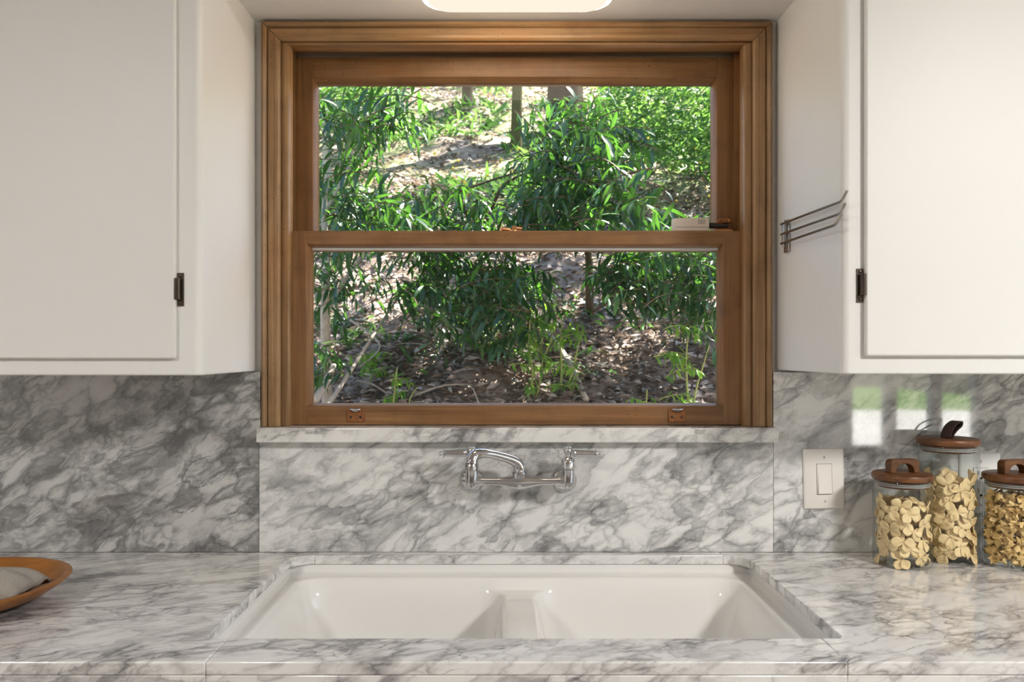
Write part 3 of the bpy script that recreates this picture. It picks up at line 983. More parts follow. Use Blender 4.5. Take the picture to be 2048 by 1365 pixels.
# cross body
body = MB()
pts, rad = [], []
for i in range(41):
    u = i / 40
    x = XL + (XR - XL) * u
    d = abs(x - XM) / (XR - XM if x > XM else XM - XL)
    r = 0.0078 + 0.0082 * math.exp(-(d / 0.30) ** 2) + 0.0055 * math.exp(-((1 - d) / 0.16) ** 2)
    pts.append((x, FY, fz - 0.0015 * math.exp(-(d / 0.3) ** 2)))
    rad.append(r)
body.tube(pts, rad, 24)
body.lathe([(0.013, -0.002), (0.0140, 0.006), (0.0150, 0.0135), (0.0158, 0.0165), (0.0158, 0.0215), (0.0145, 0.0225)], (XM, FY, fz), n=32)
body.build('mixer_body', M['chrome'], t, True)
for xc in (XL, XR):
    c = MB()
    c.lathe([(0.0, -0.0160), (0.006, -0.0155), (0.0105, -0.0130), (0.0135, -0.007), (0.0142, 0.0), (0.0142, 0.026), (0.0128, 0.0275), (0.0128, 0.0285), (0.0150, 0.0292), (0.0150, 0.0440), (0.0128, 0.0485), (0.0082, 0.0520), (0.0062, 0.0540), (0.0062, 0.0590)], (xc, FY, fz), n=32)
    c.build('valve_column', M['chrome'], t, True)
# lever handles
for xc, s in ((XL, -1), (XR, 1)):
    zc = fz + 0.0665
    h = MB()
    h.sphere((xc, FY, zc), 0.0098, seg=24)
    h.tube([(xc + s * 0.006, FY, zc - 0.004), (xc + s * 0.013, FY, zc - 0.0048)], [0.007, 0.007], 18)
    zz = zc - 0.005
    L0 = xc + s * 0.0118
    prof = [(0.0, 0), (0.0088, 0), (0.0094, 0.0015), (0.0088, 0.003), (0.0084, 0.006), (0.0066, 0.044), (0.0060, 0.0465), (0.0092, 0.0472), (0.0098, 0.0482), (0.0092, 0.0495), (0.0050, 0.0502), (0.0040, 0.0525), (0.0050, 0.0545), (0.0052, 0.0565), (0.0040, 0.0585), (0.0, 0.0595)]
    h.lathe(prof, (L0, FY, zz), (s, 0, -0.02), 28)
    h.build('lever_handle', M['chrome'], t, True)
# spout
sp = MB()
path = [(XM, FY, fz + 0.0215), (XM, FY - 0.0005, fz + 0.030), (XM - 0.0075, FY - 0.005, fz + 0.0425), (XM - 0.028, FY - 0.017, fz + 0.0530), (XM - 0.058, FY - 0.036, fz + 0.0632),
        (XM - 0.078, FY - 0.050, fz + 0.0672), (XM - 0.0925, FY - 0.062, fz + 0.0645), (XM - 0.0985, FY - 0.0675, fz + 0.0545), (XM - 0.0995, FY - 0.069, fz + 0.0480)]
sp.tube(path, [0.0135, 0.0130, 0.0118, 0.0100, 0.0090, 0.0100, 0.0118, 0.0128, 0.0130], 24, smooth=6)
sp.build('spout', M['chrome'], t, True)
ex, ey, ez = path[-1]
MB().lathe([(0.0126, 0.001), (0.0134, 0.0), (0.0134, -0.0125), (0.0115, -0.0135), (0.0105, -0.0120)], (ex, ey, ez), n=28).build('aerator', M['steel'], t, True)

# ------------------------------------------------------------------ switch and outlet
def wall_plate(name, cx, cz, w_, h_, mat, label, cat, tilt=0.0):
    t = empty(name, (cx, BS, cz - h_ / 2))
    t.rotation_euler = (0, tilt, 0)
    tag(t, label, cat)
    rr = []
    for ins, y in ((0.0, -0.0002), (0.0, -0.003), (0.0015, -0.0048), (0.004, -0.0062)):
        rr.append([(cx + x, BS + y, cz + z) for x, z in rounded_rect(-w_ / 2 + ins, w_ / 2 - ins, -h_ / 2 + ins, h_ / 2 - ins, 0.003, 3)])
    MB().rings(rr).build('cover_plate', mat, t, True, angle=25)
    for dz in (0.0484, -0.0484):
        s = MB().lathe([(0.0034, 0.0), (0.0034, 0.0008), (0.0026, 0.0016), (0.0, 0.0018)], (cx, BS - 0.0061, cz + dz), (0, -1, 0), 16).build('screw', mat, t, True)
        MB().box(cx - 0.0005, cx + 0.0005, BS - 0.0082, BS - 0.0076, cz + dz - 0.0026, cz + dz + 0.0026).build('screw_slot', M['slot'], s)
    return t


c = at(1647.5, 958, BS)
t = wall_plate('light_switch', c.x, c.z, 0.090, 0.133, M['plastic'], 'ivory rocker light switch on the marble left of the pasta jars', 'switch', math.radians(-1.0))
MB().box(c.x - 0.0172, c.x + 0.0172, BS - 0.0064, BS - 0.0058, c.z - 0.0340, c.z + 0.0340).build('recess', M['slot'], t)
MB().box(c.x - 0.0166, c.x + 0.0166, BS - 0.0075, BS - 0.0059, c.z - 0.0334, c.z + 0.0334).build('frame', M['plastic'], t, bevel=0.0006)
MB().prism([(BS - 0.0074, -0.0315), (BS - 0.0118, -0.0315), (BS - 0.0088, 0.0), (BS - 0.0078, 0.0315), (BS - 0.0074, 0.0315)], lambda p, s: (c.x - 0.0146 if s == 0 else c.x + 0.0146, p[0], c.z + p[1])).build('rocker', M['plastic'], t, bevel=0.0005)

c = at(1958, 966, BS)
t = wall_plate('power_outlet', c.x, c.z, 0.090, 0.133, M['plastic_w'], 'white double power outlet half hidden behind the tall jar', 'outlet')
MB().box(c.x - 0.0172, c.x + 0.0172, BS - 0.0064, BS - 0.0058, c.z - 0.0340, c.z + 0.0340).build('recess', M['slot'], t)
MB().box(c.x - 0.0166, c.x + 0.0166, BS - 0.0085, BS - 0.0059, c.z - 0.0334, c.z + 0.0334).build('receptacle', M['plastic_w'], t, bevel=0.0006)
m = MB()
for dz in (0.019, -0.019):
    m.box(c.x - 0.0073, c.x - 0.0057, BS - 0.0089, BS - 0.0084, c.z + dz - 0.001, c.z + dz + 0.008)
    m.box(c.x + 0.0055, c.x + 0.0071, BS - 0.0089, BS - 0.0084, c.z + dz, c.z + dz + 0.0075)
    m.lathe([(0.0, 0.0), (0.0028, 0.0), (0.0028, 0.0005), (0.0, 0.0005)], (c.x, BS - 0.0084, c.z + dz - 0.0075), (0, -1, 0), 14)
    m.box(c.x - 0.0028, c.x + 0.0028, BS - 0.0089, BS - 0.0084, c.z + dz - 0.0100, c.z + dz - 0.0075)
m.build('slot', M['slot'], t)

# ------------------------------------------------------------------ pasta jars
def jar(x, y, r, gh, label, handle, rot=0.0):
    t = empty('pasta_jar', (x, y, CT))
    tag(t, label, 'jar', 'glass pasta jars with walnut lids')
    b = 0.0045
    prof = [(0.0, 0.0003), (r - 0.010, 0.0003), (r - 0.004, 0.0015), (r - 0.001, 0.005), (r, 0.010), (r, gh - 0.003), (r - 0.001, gh), (r - 0.0026, gh),
            (r - 0.0034, gh - 0.003), (r - 0.0034, 0.013), (r - 0.006, 0.0085), (r - 0.012, 0.0065), (0.0, 0.0060)]
    MB().lathe(prof, (x, y, CT), n=56, cap=False).build('glass', M['jar_glass'], t, True)
    lr = r + 0.0022
    lid = MB().lathe([(0.0, 0.0), (lr - 0.003, 0.0), (lr - 0.0008, 0.0012), (lr, 0.004), (lr, 0.009), (lr - 0.0012, 0.0122), (lr - 0.004, 0.0136), (0.0, 0.0140)], (x, y, CT + gh + 0.0006), n=56, cap=False).build('lid', M['walnut'], t, True)
    MB().lathe([(0.0, 0.0), (r - 0.010, 0.0), (r - 0.008, -0.001), (r - 0.008, -0.0135), (r - 0.010, -0.015), (0.0, -0.015)], (x, y, CT + gh), n=48, cap=False).build('plug', M['walnut'], t, True)
    rg = MB()
    rp = [(r - 0.0085, -0.004), (r - 0.0042, -0.0045), (r - 0.0042, -0.0065), (r - 0.0075, -0.007), (r - 0.0042, -0.0085), (r - 0.0042, -0.0105), (r - 0.0085, -0.011)]
    rg.lathe(rp, (x, y, CT + gh), n=48, cap=False)
    rg.build('seal', M['silicone'], t, True)
    zt = CT + gh + 0.0143
    ca, sa = math.cos(rot), math.sin(rot)
    if handle == 'arch':
        W, Hh, T, cr = 0.033, 0.0285, 0.010, 0.009
        out = [(W, 0.0)] + [(W - cr + cr * math.cos(a), Hh - cr + cr * math.sin(a)) for a in np.linspace(0, PI / 2, 6)]
        out += [(-W + cr - cr * math.sin(a), Hh - cr + cr * math.cos(a)) for a in np.linspace(0, PI / 2, 6)] + [(-W, 0.0), (-0.021, 0.0)]
        out += [(-0.021 * math.cos(a), 0.0195 * math.sin(a) ** 0.8) for a in np.linspace(0.15, PI - 0.15, 12)] + [(0.021, 0.0)]
        MB().prism(out, lambda p, s: (x + p[0] * ca - (T if s else -T) * sa, y + p[0] * sa + (T if s else -T) * ca, zt + p[1])).build('handle', M['walnut'], lid, bevel=0.0015, seg=2)
    else:
        # strap folded into a drop-shaped loop
        ctr = [(0.0, 0.0), (0.005, 0.012), (0.016, 0.0225), (0.030, 0.0290), (0.044, 0.0325), (0.051, 0.0320), (0.0525, 0.0280), (0.048, 0.0230), (0.037, 0.0185), (0.025, 0.0130), (0.013, 0.0050), (0.008, 0.0)]
        P = [Vector((p[0], 0, p[1])) for p in ctr]
        P, _ = catmull(P, [0] * len(P), 4)
        rows = []
        for p in P:
            rows.append([(x + p.x * ca - v * sa - 0.006 * ca, y + p.x * sa + v * ca, zt + p.z) for v in (-0.0105, -0.005, 0, 0.005, 0.0105)])
        o = MB().grid(rows).build('handle', M['leather'], lid, 'all')
        sm_ = o.modifiers.new('thick', 'SOLIDIFY')
        sm_.thickness = 0.0028
        sm_.offset = 0
    return t


JA = (0.833, 1.650, 0.0571, 0.178)
JB = (0.949, 1.686, 0.0590, 0.247)
JC = (1.061, 1.640, 0.0571, 0.178)
jar(*JA, 'short jar of butterfly pasta with an arched lid handle beside the switch', 'arch', 0.16)
jar(*JB, 'tallest pasta jar, with a dark strap loop on its walnut lid', 'loop', 0.60)
jar(*JC, 'jar of small ruffled pasta with an arched lid handle, cut by the frame', 'arch', 0.22)


def petal_mesh(k):
    """a butterfly of pasta: four rounded lobes drawn out of a pinched middle"""
    rnd = random.Random(k)
    bm = bmesh.new()
    spread = 0.50 + 0.12 * rnd.random()
    for a0 in (spread, -spread, PI - spread, PI + spread):
        a0 += rnd.uniform(-0.12, 0.12)
        L = 0.0235 * rnd.uniform(0.9, 1.08)
        Wd = 0.0088 * rnd.uniform(0.92, 1.12)
        lift = rnd.uniform(-0.35, 0.30)
        cup = rnd.uniform(0.002, 0.0045) * rnd.choice((1, 1, -1))
        vs = []
        for i in range(9):
            u = i / 8
            hw = Wd * (math.sin(PI * min(1, u ** 1.25 * 0.97 + 0.0)) ** 0.75) + 0.0016 * (1 - u)
            if i == 8:
                hw = Wd * 0.22
            row = []
            for j in range(5):
                v = j / 2 - 1
                px, py = L * u + (0.0 if abs(v) < 1 else 0.0), hw * v
                pz = lift * L * u * u * 0.6 + cup * (v * v) * math.sin(PI * u) - 0.0012 * math.cos(PI * v * 2) * (1 - u)
                row.append(bm.verts.new((px * math.cos(a0) - py * math.sin(a0), px * math.sin(a0) + py * math.cos(a0), pz)))
            vs.append(row)
        for a, b in zip(vs[:-1], vs[1:]):
            for j in range(4):
                bm.faces.new([a[j], a[j + 1], b[j + 1], b[j]])
    bmesh.ops.recalc_face_normals(bm, faces=bm.faces)
    bmesh.ops.solidify(bm, geom=list(bm.faces), thickness=0.0011)
    me = bpy.data.meshes.new('butterfly_pasta')
    bm.to_mesh(me)
    bm.free()
    me.shade_smooth()
    me.materials.append(M['pasta'])
    return me


def ruffle_mesh(k):
    """a small bell of pasta with a ruffled rim"""
    rnd = random.Random(100 + k)
    bm = bmesh.new()
    vs = []
    ph = rnd.uniform(0, 6)
    for i in range(6):
        u = i / 5
        row = []
        for j in range(19):
            a = j / 18 * PI * 2.25
            ruf = 0.38 * u * math.sin(a * 5.5 + ph)
            r = (0.0018 + 0.0085 * u ** 1.3) * (1 + 0.25 * a / 7) * (1 + 0.5 * ruf)
            row.append(bm.verts.new((r * math.cos(a), r * math.sin(a), 0.019 * u - 0.0095 + 0.010 * ruf + 0.0008 * a)))
        vs.append(row)
    for a, b in zip(vs[:-1], vs[1:]):
        for j in range(18):
            bm.faces.new([a[j], a[j + 1], b[j + 1], b[j]])
    bmesh.ops.recalc_face_normals(bm, faces=bm.faces)
    bmesh.ops.solidify(bm, geom=list(bm.faces), thickness=0.001)
    me = bpy.data.meshes.new('ruffled_pasta')
    bm.to_mesh(me)
    bm.free()
    me.shade_smooth()
    me.materials.append(M['pasta2'])
    return me


PET = [petal_mesh(k) for k in range(6)]
RUF = [ruffle_mesh(k) for k in range(5)]


def drop(me, name, pos, rot, scale, label, cat, group):
    o = bpy.data.objects.new(name, me)
    o.location = pos
    o.rotation_euler = rot
    o.scale = (scale,) * 3
    COL.objects.link(o)
    return tag(o, label, cat, group)


def fill_bows(J, top, label, group, seed):
    rnd = random.Random(seed)
    x, y, r, gh = J
    z = 0.021
    k = 0
    while z < top:
        n = 6
        for i in range(n):
            a = 2 * PI * (i + 0.5 * (k % 2) + rnd.uniform(-0.13, 0.13)) / n
            rad = r - 0.0120 + rnd.uniform(-0.0015, 0.001)
            nrm = Vector((math.cos(a), math.sin(a), rnd.uniform(-0.35, 0.5))).normalized()
            q = nrm.to_track_quat('Z', 'Y') @ Matrix.Rotation(rnd.uniform(0, PI), 4, 'Z').to_quaternion()
            zz = z + rnd.uniform(-0.004, 0.004)
            if zz > top - 0.012:
                q = Vector((math.cos(a) * 0.6, math.sin(a) * 0.6, 1)).normalized().to_track_quat('Z', 'Y') @ Matrix.Rotation(rnd.uniform(0, PI), 4, 'Z').to_quaternion()
                rad -= 0.014
            where = ' at the top of the heap' if zz > top - 0.022 else (' at the bottom' if k == 0 else '')
            drop(rnd.choice(PET), 'butterfly_pasta', (x + rad * math.cos(a), y + rad * math.sin(a), CT + zz), q.to_euler(), rnd.uniform(0.96, 1.10), label + where, 'pasta', group)
        drop(rnd.choice(PET), 'butterfly_pasta', (x + rnd.uniform(-.006, .006), y + rnd.uniform(-.006, .006), CT + z + 0.004), (rnd.uniform(-.5, .5), rnd.uniform(-.5, .5), rnd.uniform(0, 6)), 0.95, label, 'pasta', group)
        z += 0.0185
        k += 1


fill_bows(JA, 0.142, 'pale yellow butterfly pasta piece in the short jar', 'butterfly pasta in the short jar', 1)
fill_bows(JB, 0.185, 'pale yellow butterfly pasta piece in the tallest jar', 'butterfly pasta in the tallest jar', 2)
rnd = random.Random(5)
x, y, r, gh = JC
cnt = 0
z = 0.017
k = 0
while z < 0.150:
    n = 17
    for i in range(n):
        a = 2 * PI * (i + 0.5 * (k % 2) + rnd.uniform(-0.2, 0.2)) / n
        rad = r - 0.0130 + rnd.uniform(-0.003, 0.001)
        drop(rnd.choice(RUF), 'ruffled_pasta', (x + rad * math.cos(a), y + rad * math.sin(a), CT + z + rnd.uniform(-.003, .003)), (rnd.uniform(0, 6), rnd.uniform(0, 6), rnd.uniform(0, 6)), rnd.uniform(0.66, 0.86),
             'small golden ruffled pasta piece in the jar at the frame edge', 'pasta', 'ruffled pasta in the jar at the edge')
    for i in range(4):
        a = 2 * PI * (i + rnd.random()) / 4
        drop(rnd.choice(RUF), 'ruffled_pasta', (x + 0.020 * math.cos(a), y + 0.020 * math.sin(a), CT + z), (rnd.uniform(0, 6), rnd.uniform(0, 6), rnd.uniform(0, 6)), 1.15,
             'small golden ruffled pasta piece in the jar at the frame edge', 'pasta', 'ruffled pasta in the jar at the edge')
    z += 0.0100
    k += 1

# ------------------------------------------------------------------ wooden bowl with cloth
bx, by, ba, bb, bh = -0.965, 1.372, 0.186, 0.183, 0.0425
bowl = MB()
prof = [(0.0, 0.0005), (0.45, 0.0005), (0.60, 0.004), (0.80, 0.016), (0.95, 0.032), (0.99, bh - 0.004), (1.0, bh - 0.001), (0.99, bh), (0.935, bh - 0.0005), (0.92, bh - 0.003), (0.86, 0.028), (0.72, 0.016), (0.50, 0.012), (0.0, 0.009)]
rr = []
for rfac, hz in prof:
    rr.append([(bx + ba * max(rfac, 1e-4) * math.cos(2 * PI * i / 72), by + bb * max(rfac, 1e-4) * math.sin(2 * PI * i / 72), CT + hz + (0.0015 * math.cos(4 * PI * i / 72) if hz > 0.03 else 0)) for i in range(72)])
bo = bowl.rings(rr, False).build('wooden_bowl', M['bowl_wood'], None, True, angle=50)
tag(bo, 'wide oval orange-brown wooden bowl on the counter by the left edge', 'bowl')
# folded linen cloth lying in the bowl
rows = []
nu, nv = 40, 26
for j in range(nv + 1):
    v = j / nv
    row = []
    for i in range(nu + 1):
        u = i / nu
        X = bx - 0.13 + 0.266 * u
        Y = by - 0.056 + 0.108 * v
        d2 = ((X - bx) / (ba * 0.9)) ** 2 + ((Y - by) / (bb * 0.9)) ** 2
        fl = 0.006 + 0.020 * min(1.0, d2) ** 1.5
        bu = max(0.0, 1 - (abs(u - 0.76) / (0.26 if u > 0.76 else 0.74)) ** 3.0)
        bump = 0.046 * bu * max(0.0, 1 - (abs(v - 0.5) / 0.50) ** 5.0)
        wv = 0.004 * math.sin(9 * u + 4 * v) + 0.003 * math.sin(15 * v - 5 * u)
        Y += 0.012 * math.sin(8 * u)
        row.append((X, Y, CT + fl + 0.006 + bump + wv * (0.3 + bump * 20)))
    rows.append(row)
cl = MB().grid(rows).build('linen_cloth', M['linen'], None, 'all')
so = cl.modifiers.new('thick', 'SOLIDIFY')
so.thickness = 0.004
so.offset = 1
tag(cl, 'folded grey linen cloth lying in the wooden bowl', 'cloth')

# ================================================================== outdoors
def ground_z(X, Y):
    base = np.interp(Y, [1.9, 2.5, 3.2, 3.9, 5.0, 7.0, 10.0, 15.0, 22.0, 40.0], [0.25, 0.35, 0.72, 1.03, 1.55, 2.42, 3.95, 6.45, 9.7, 16.5])
    b = 0.16 * np.sin(X * 0.9 + Y * 0.7) * np.sin(Y * 0.55 - X * 0.3 + 1.0) + 0.06 * np.sin(X * 2.7 + 1.3 * Y) * np.cos(Y * 2.1 - X) + 0.035 * np.sin(7 * X + 2 * Y) * np.sin(6 * Y - 3 * X) + 0.02 * np.sin(13 * X - 5 * Y) * np.sin(11 * Y + 4 * X)
    return base + b * np.clip((Y - 2.0) / 2.0, 0, 1) + 0.03 * X * np.clip((Y - 4) / 6, 0, 1)


gxs = np.concatenate([np.linspace(-12, -3.2, 40), np.linspace(-3.1, 3.6, 140), np.linspace(3.7, 14, 50)])
gys = np.concatenate([np.linspace(1.93, 9, 150), np.linspace(9.15, 40, 90)])
GXX, GYY = np.meshgrid(gxs, gys)
GZZ = ground_z(GXX, GYY)
hill = MB().grid([[(GXX[j, i], GYY[j, i], GZZ[j, i]) for i in range(len(gxs))] for j in range(len(gys))]).build('ground_hillside', M['soil'], None, 'all')
tag(hill, 'steep leaf-strewn hillside seen through the window', kind='structure')


def add_cards(name, mat, P, D, U, L, Wd, parent=None, curl=0.25, fold=0.25, nseg=2, shape='leaf'):
    """many leaves in one mesh: P base, D direction, U up normal, L length, Wd half width (numpy arrays)"""
    n = len(P)
    D = D / np.linalg.norm(D, axis=1, keepdims=True)
    S = np.cross(D, U)
    S /= np.linalg.norm(S, axis=1, keepdims=True) + 1e-9
    Nn = np.cross(S, D)
    ts = np.linspace(0, 1, nseg + 1)
    hw = {'leaf': lambda t: np.sin(np.pi * np.clip(t * 0.93 + 0.05, 0, 1)) ** 0.8, 'blade': lambda t: 1 - 0.93 * t}[shape]
    V = np.zeros((n, (nseg + 1) * 3, 3))
    for k, t in enumerate(ts):
        c = P + D * (L * t)[:, None] - Nn * (curl * L * t * t)[:, None]
        wv = (Wd * hw(t))[:, None]
        V[:, k * 3 + 0] = c - S * wv + Nn * (wv * fold)
        V[:, k * 3 + 1] = c
        V[:, k * 3 + 2] = c + S * wv + Nn * (wv * fold)
    faces = []
    for k in range(nseg):
        a = k * 3
        faces += [[a, a + 1, a + 4, a + 3], [a + 1, a + 2, a + 5, a + 4]]
    nv = (nseg + 1) * 3
    Fc = (np.array(faces)[None] + (np.arange(n) * nv)[:, None, None]).reshape(-1, 4)
    V = V.reshape(-1, 3)
    off = np.array(wloc(parent)) if parent else V.mean(axis=0)
    if not parent:
        off[2] = V[:, 2].min()
    V = V - off
    me = bpy.data.meshes.new(name)
    me.vertices.add(len(V))
    me.vertices.foreach_set('co', V.astype(np.float32).ravel())
    me.loops.add(Fc.size)
    me.loops.foreach_set('vertex_index', Fc.astype(np.int32).ravel())
    me.polygons.add(len(Fc))
    me.polygons.foreach_set('loop_start', (np.arange(len(Fc)) * 4).astype(np.int32))
    me.update(calc_edges=True)
    me.shade_smooth()
    return link_mesh(name, me, mat, parent, None if parent else Vector(off))


def unit_leaf(name, mat, ratio, curl, fold=0.28, nseg=5):
    me_o = add_cards(name, mat, np.array([[0., 0, 0]]), np.array([[1., 0, 0]]), np.array([[0., 0, 1]]), np.array([1.0]), np.array([ratio]), None, curl, fold, nseg)
    me = me_o.data
    off = me_o.location.copy()
    me.transform(Matrix.Translation(off))
    bpy.data.objects.remove(me_o)
    return me


LEAF_ME = [unit_leaf('leaf', M['leaf'], 0.105, c) for c in (0.16, 0.34, 0.5)]
LIME_ME = [unit_leaf('leaf', M['leaf_lime'], 0.14, c) for c in (0.10, 0.3)]


def rnd_dirs(n, zlo=-1.0, zhi=1.0):
    a = RNG.uniform(0, 2 * PI, n)
    z = RNG.uniform(zlo, zhi, n)
    s = np.sqrt(1 - z * z)
    return np.stack([s * np.cos(a), s * np.sin(a), z], 1)


def plant(name, label, cat, group, base, stems, blobs, leaf_mat, leaf_me, leaf_len, n_obj, stem_mat, stem_r=0.02, ratio=0.105, stem_mesh=True):
    """a shrub: stem tubes from the base, drooping twigs in each blob (px, py, rx, ry, y0, y1, count), leaves along the twigs"""
    t = empty(name, base)
    tag(t, label, cat, group)
    for pts, r0, r1 in stems:
        n = len(pts)
        MB().tube(pts, [r0 + (r1 - r0) * i / (n - 1) for i in range(n)], 8, smooth=5).build('stem', stem_mat, t, 'all')
    P, D, U, L = [], [], [], []
    tw = MB()
    for (px, py, rx, ry, y0, y1, cnt) in blobs:
        for _ in range(cnt):
            a, q = random.uniform(0, 2 * PI), math.sqrt(random.random())
            y = random.uniform(y0, y1)
            p0 = at(px + rx * q * math.cos(a), py + ry * q * math.sin(a), y)
            az = random.uniform(0, 2 * PI)
            dirv = Vector((math.cos(az), math.sin(az) * 0.7, random.uniform(-0.2, 0.75))).normalized()
            ln = leaf_len * random.uniform(2.2, 4.2)
            pts = []
            nseg = 6
            p = p0 - dirv * ln * 0.5
            d = dirv.copy()
            for k in range(nseg + 1):
                pts.append(p.copy())
                p = p + d * (ln / nseg)
                d = (d + Vector((0, 0, -0.16))).normalized()
            tw.tube(pts, [0.0032 * (1 - 0.7 * k / nseg) for k in range(nseg + 1)], 4, cap=False)
            nl = random.randint(9, 15)
            for k in range(nl):
                f = (k + 0.7) / nl
                i = min(nseg - 1, int(f * nseg))
                q0 = pts[i].lerp(pts[i + 1], f * nseg - i)
                tdir = (pts[i + 1] - pts[i]).normalized()
                sd = tdir.cross(Vector((0, 0, 1)))
                if sd.length < 0.1:
                    sd = Vector((1, 0, 0))
                sd.normalize()
                ang = k * 2.4 + random.uniform(-0.5, 0.5)
                outv = (sd * math.cos(ang) + tdir.cross(sd) * math.sin(ang))
                ld = (tdir * random.uniform(0.35, 0.9) + outv * 0.75 + Vector((0, 0, random.uniform(-0.75, -0.05)))).normalized()
                up = (Vector((0, 0, 1)) + outv * 0.3 + Vector((random.uniform(-.5, .5), random.uniform(-.5, .5), 0)))
                P.append(q0)
                D.append(ld)
                U.append(up)
                L.append(leaf_len * random.uniform(0.6, 1.25) * (1.0 if f < 0.8 else 0.75))
    tw.build('twig', M['twig'] if stem_mat is not M['stem_green'] else stem_mat, t)
    tag(t.children[-1], kind='stuff')
    n = len(P)
    order = sorted(range(n), key=lambda i: P[i].y)       # nearest first
    pick = set(order[:n_obj * 2:2])
    off = wloc(t)
    for i in sorted(pick):
        d, u = D[i].normalized(), U[i]
        s_ = d.cross(u).normalized()
        nn = s_.cross(d)
        mtx = Matrix((d, -s_, nn)).transposed().to_4x4()
        o = bpy.data.objects.new('leaf', random.choice(leaf_me))
        o.parent = t
        o.location = P[i] - off
        o.rotation_euler = mtx.to_euler()
        o.scale = (L[i],) * 3
        COL.objects.link(o)
    rest = [i for i in range(n) if i not in pick]
    arr = lambda S: np.array([S[i] for i in rest], dtype=float)
    Lr = arr(L)
    f = add_cards('foliage', leaf_mat, arr(P), arr(D), arr(U), Lr, Lr * ratio * RNG.uniform(0.8, 1.25, len(rest)), t, 0.32, 0.28, 4)
    tag(f, kind='stuff')
    return t


def gpt(px, y):
    X = (px - CX) * y / F_PX
    return Vector((X, y, float(ground_z(np.array(X), np.array(y)))))


def arc_pts(a, b, sag=0.0, n=5, jit=0.02):
    a, b = Vector(a), Vector(b)
    return [a.lerp(b, i / (n - 1)) + Vector((random.uniform(-jit, jit), random.uniform(-jit, jit), sag * 4 * (i / (n - 1)) * (1 - i / (n - 1)))) for i in range(n)]


GP = 'willow-leaved shrubs on the hillside'
# shrub filling the left of the view
b = gpt(655, 4.0)
plant('willow_leaf_shrub', 'leafy green shrub with a pale bare stem at the left of the window view', 'shrub', GP, b,
      [([b, at(652, 700, 4.0), at(650, 600, 4.0), at(655, 520, 4.05), at(648, 430, 4.1), at(660, 300, 4.2)], 0.030, 0.012),
       ([at(655, 620, 4.0), at(690, 560, 4.05), at(740, 495, 4.1), at(790, 440, 4.2)], 0.014, 0.006),
       ([at(648, 430, 4.1), at(700, 330, 4.1), at(760, 200, 4.0)], 0.010, 0.004)],
      [(690, 360, 90, 130, 3.5, 4.9, 62), (760, 420, 90, 60, 3.6, 5.0, 40), (755, 215, 55, 60, 3.5, 4.0, 16), (665, 215, 40, 60, 3.8, 4.6, 9), (690, 560, 70, 70, 3.7, 4.6, 14), (640, 690, 28, 60, 3.5, 4.0, 7)],
      M['leaf'], LEAF_ME, 0.105, 130, M['bark_pale'])
# shrub hanging into the middle of the lower pane
b = gpt(985, 5.2)
plant('willow_leaf_shrub', 'dense dark drooping shrub in the middle of the lower pane', 'shrub', GP, b,
      [([b, at(975, 620, 4.8), at(960, 520, 4.5), at(925, 400, 4.4)], 0.022, 0.010),
       ([at(960, 520, 4.5), at(1000, 380, 4.3), at(1090, 335, 4.2)], 0.012, 0.006),
       ([at(905, 388, 4.3), at(985, 360, 4.25), at(1085, 330, 4.2)], 0.007, 0.005)],
      [(910, 570, 110, 80, 3.7, 4.7, 62), (1010, 600, 70, 85, 3.7, 4.6, 34), (890, 420, 100, 55, 3.9, 5.0, 46), (1010, 430, 70, 60, 3.9, 4.9, 30), (1040, 545, 40, 50, 4.0, 4.8, 10), (860, 500, 60, 60, 3.9, 4.8, 18)],
      M['leaf'], LEAF_ME, 0.100, 120, M['twig'])
# bright spray right of the middle
b = gpt(1180, 5.1)
plant('willow_leaf_shrub', 'bright leafy shrub right of the middle, reaching high in the upper pane', 'shrub', GP, b,
      [([b, at(1178, 560, 4.9), at(1175, 500, 4.7), at(1150, 400, 4.4), at(1130, 250, 4.2)], 0.030, 0.010),
       ([at(1185, 625, 5.0), at(1215, 605, 4.9), at(1250, 583, 4.8)], 0.010, 0.005),
       ([at(1160, 420, 4.4), at(1230, 360, 4.1), at(1290, 340, 3.9)], 0.010, 0.004)],
      [(1140, 290, 100, 95, 3.6, 4.5, 58), (1190, 380, 100, 55, 3.5, 4.4, 40), (1110, 400, 80, 60, 3.8, 4.8, 30), (1240, 270, 50, 70, 3.8, 4.6, 12), (1160, 205, 60, 30, 4.0, 4.8, 8)],
      M['leaf'], LEAF_ME, 0.105, 130, M['twig'])
# shrub on the right of the lower pane
b = gpt(1440, 5.0)
plant('willow_leaf_shrub', 'leafy shrub spreading in from the right edge of the lower pane', 'shrub', GP, b,
      [([b, at(1440, 560, 4.7), at(1400, 500, 4.4), at(1330, 480, 4.2)], 0.020, 0.007),
       ([at(1440, 560, 4.7), at(1360, 560, 4.3), at(1290, 570, 4.1)], 0.010, 0.004)],
      [(1330, 545, 105, 55, 3.7, 4.6, 58), (1260, 520, 60, 35, 3.8, 4.5, 18), (1405, 600, 40, 65, 3.8, 4.4, 16), (1370, 445, 55, 25, 3.6, 4.2, 12), (1240, 570, 40, 40, 3.9, 4.5, 8), (1610, 210, 110, 110, 4.5, 5.6, 80)],  # last blob: unseen leaves added to shade the ground at lower right
      M['leaf'], LEAF_ME, 0.100, 110, M['twig'])
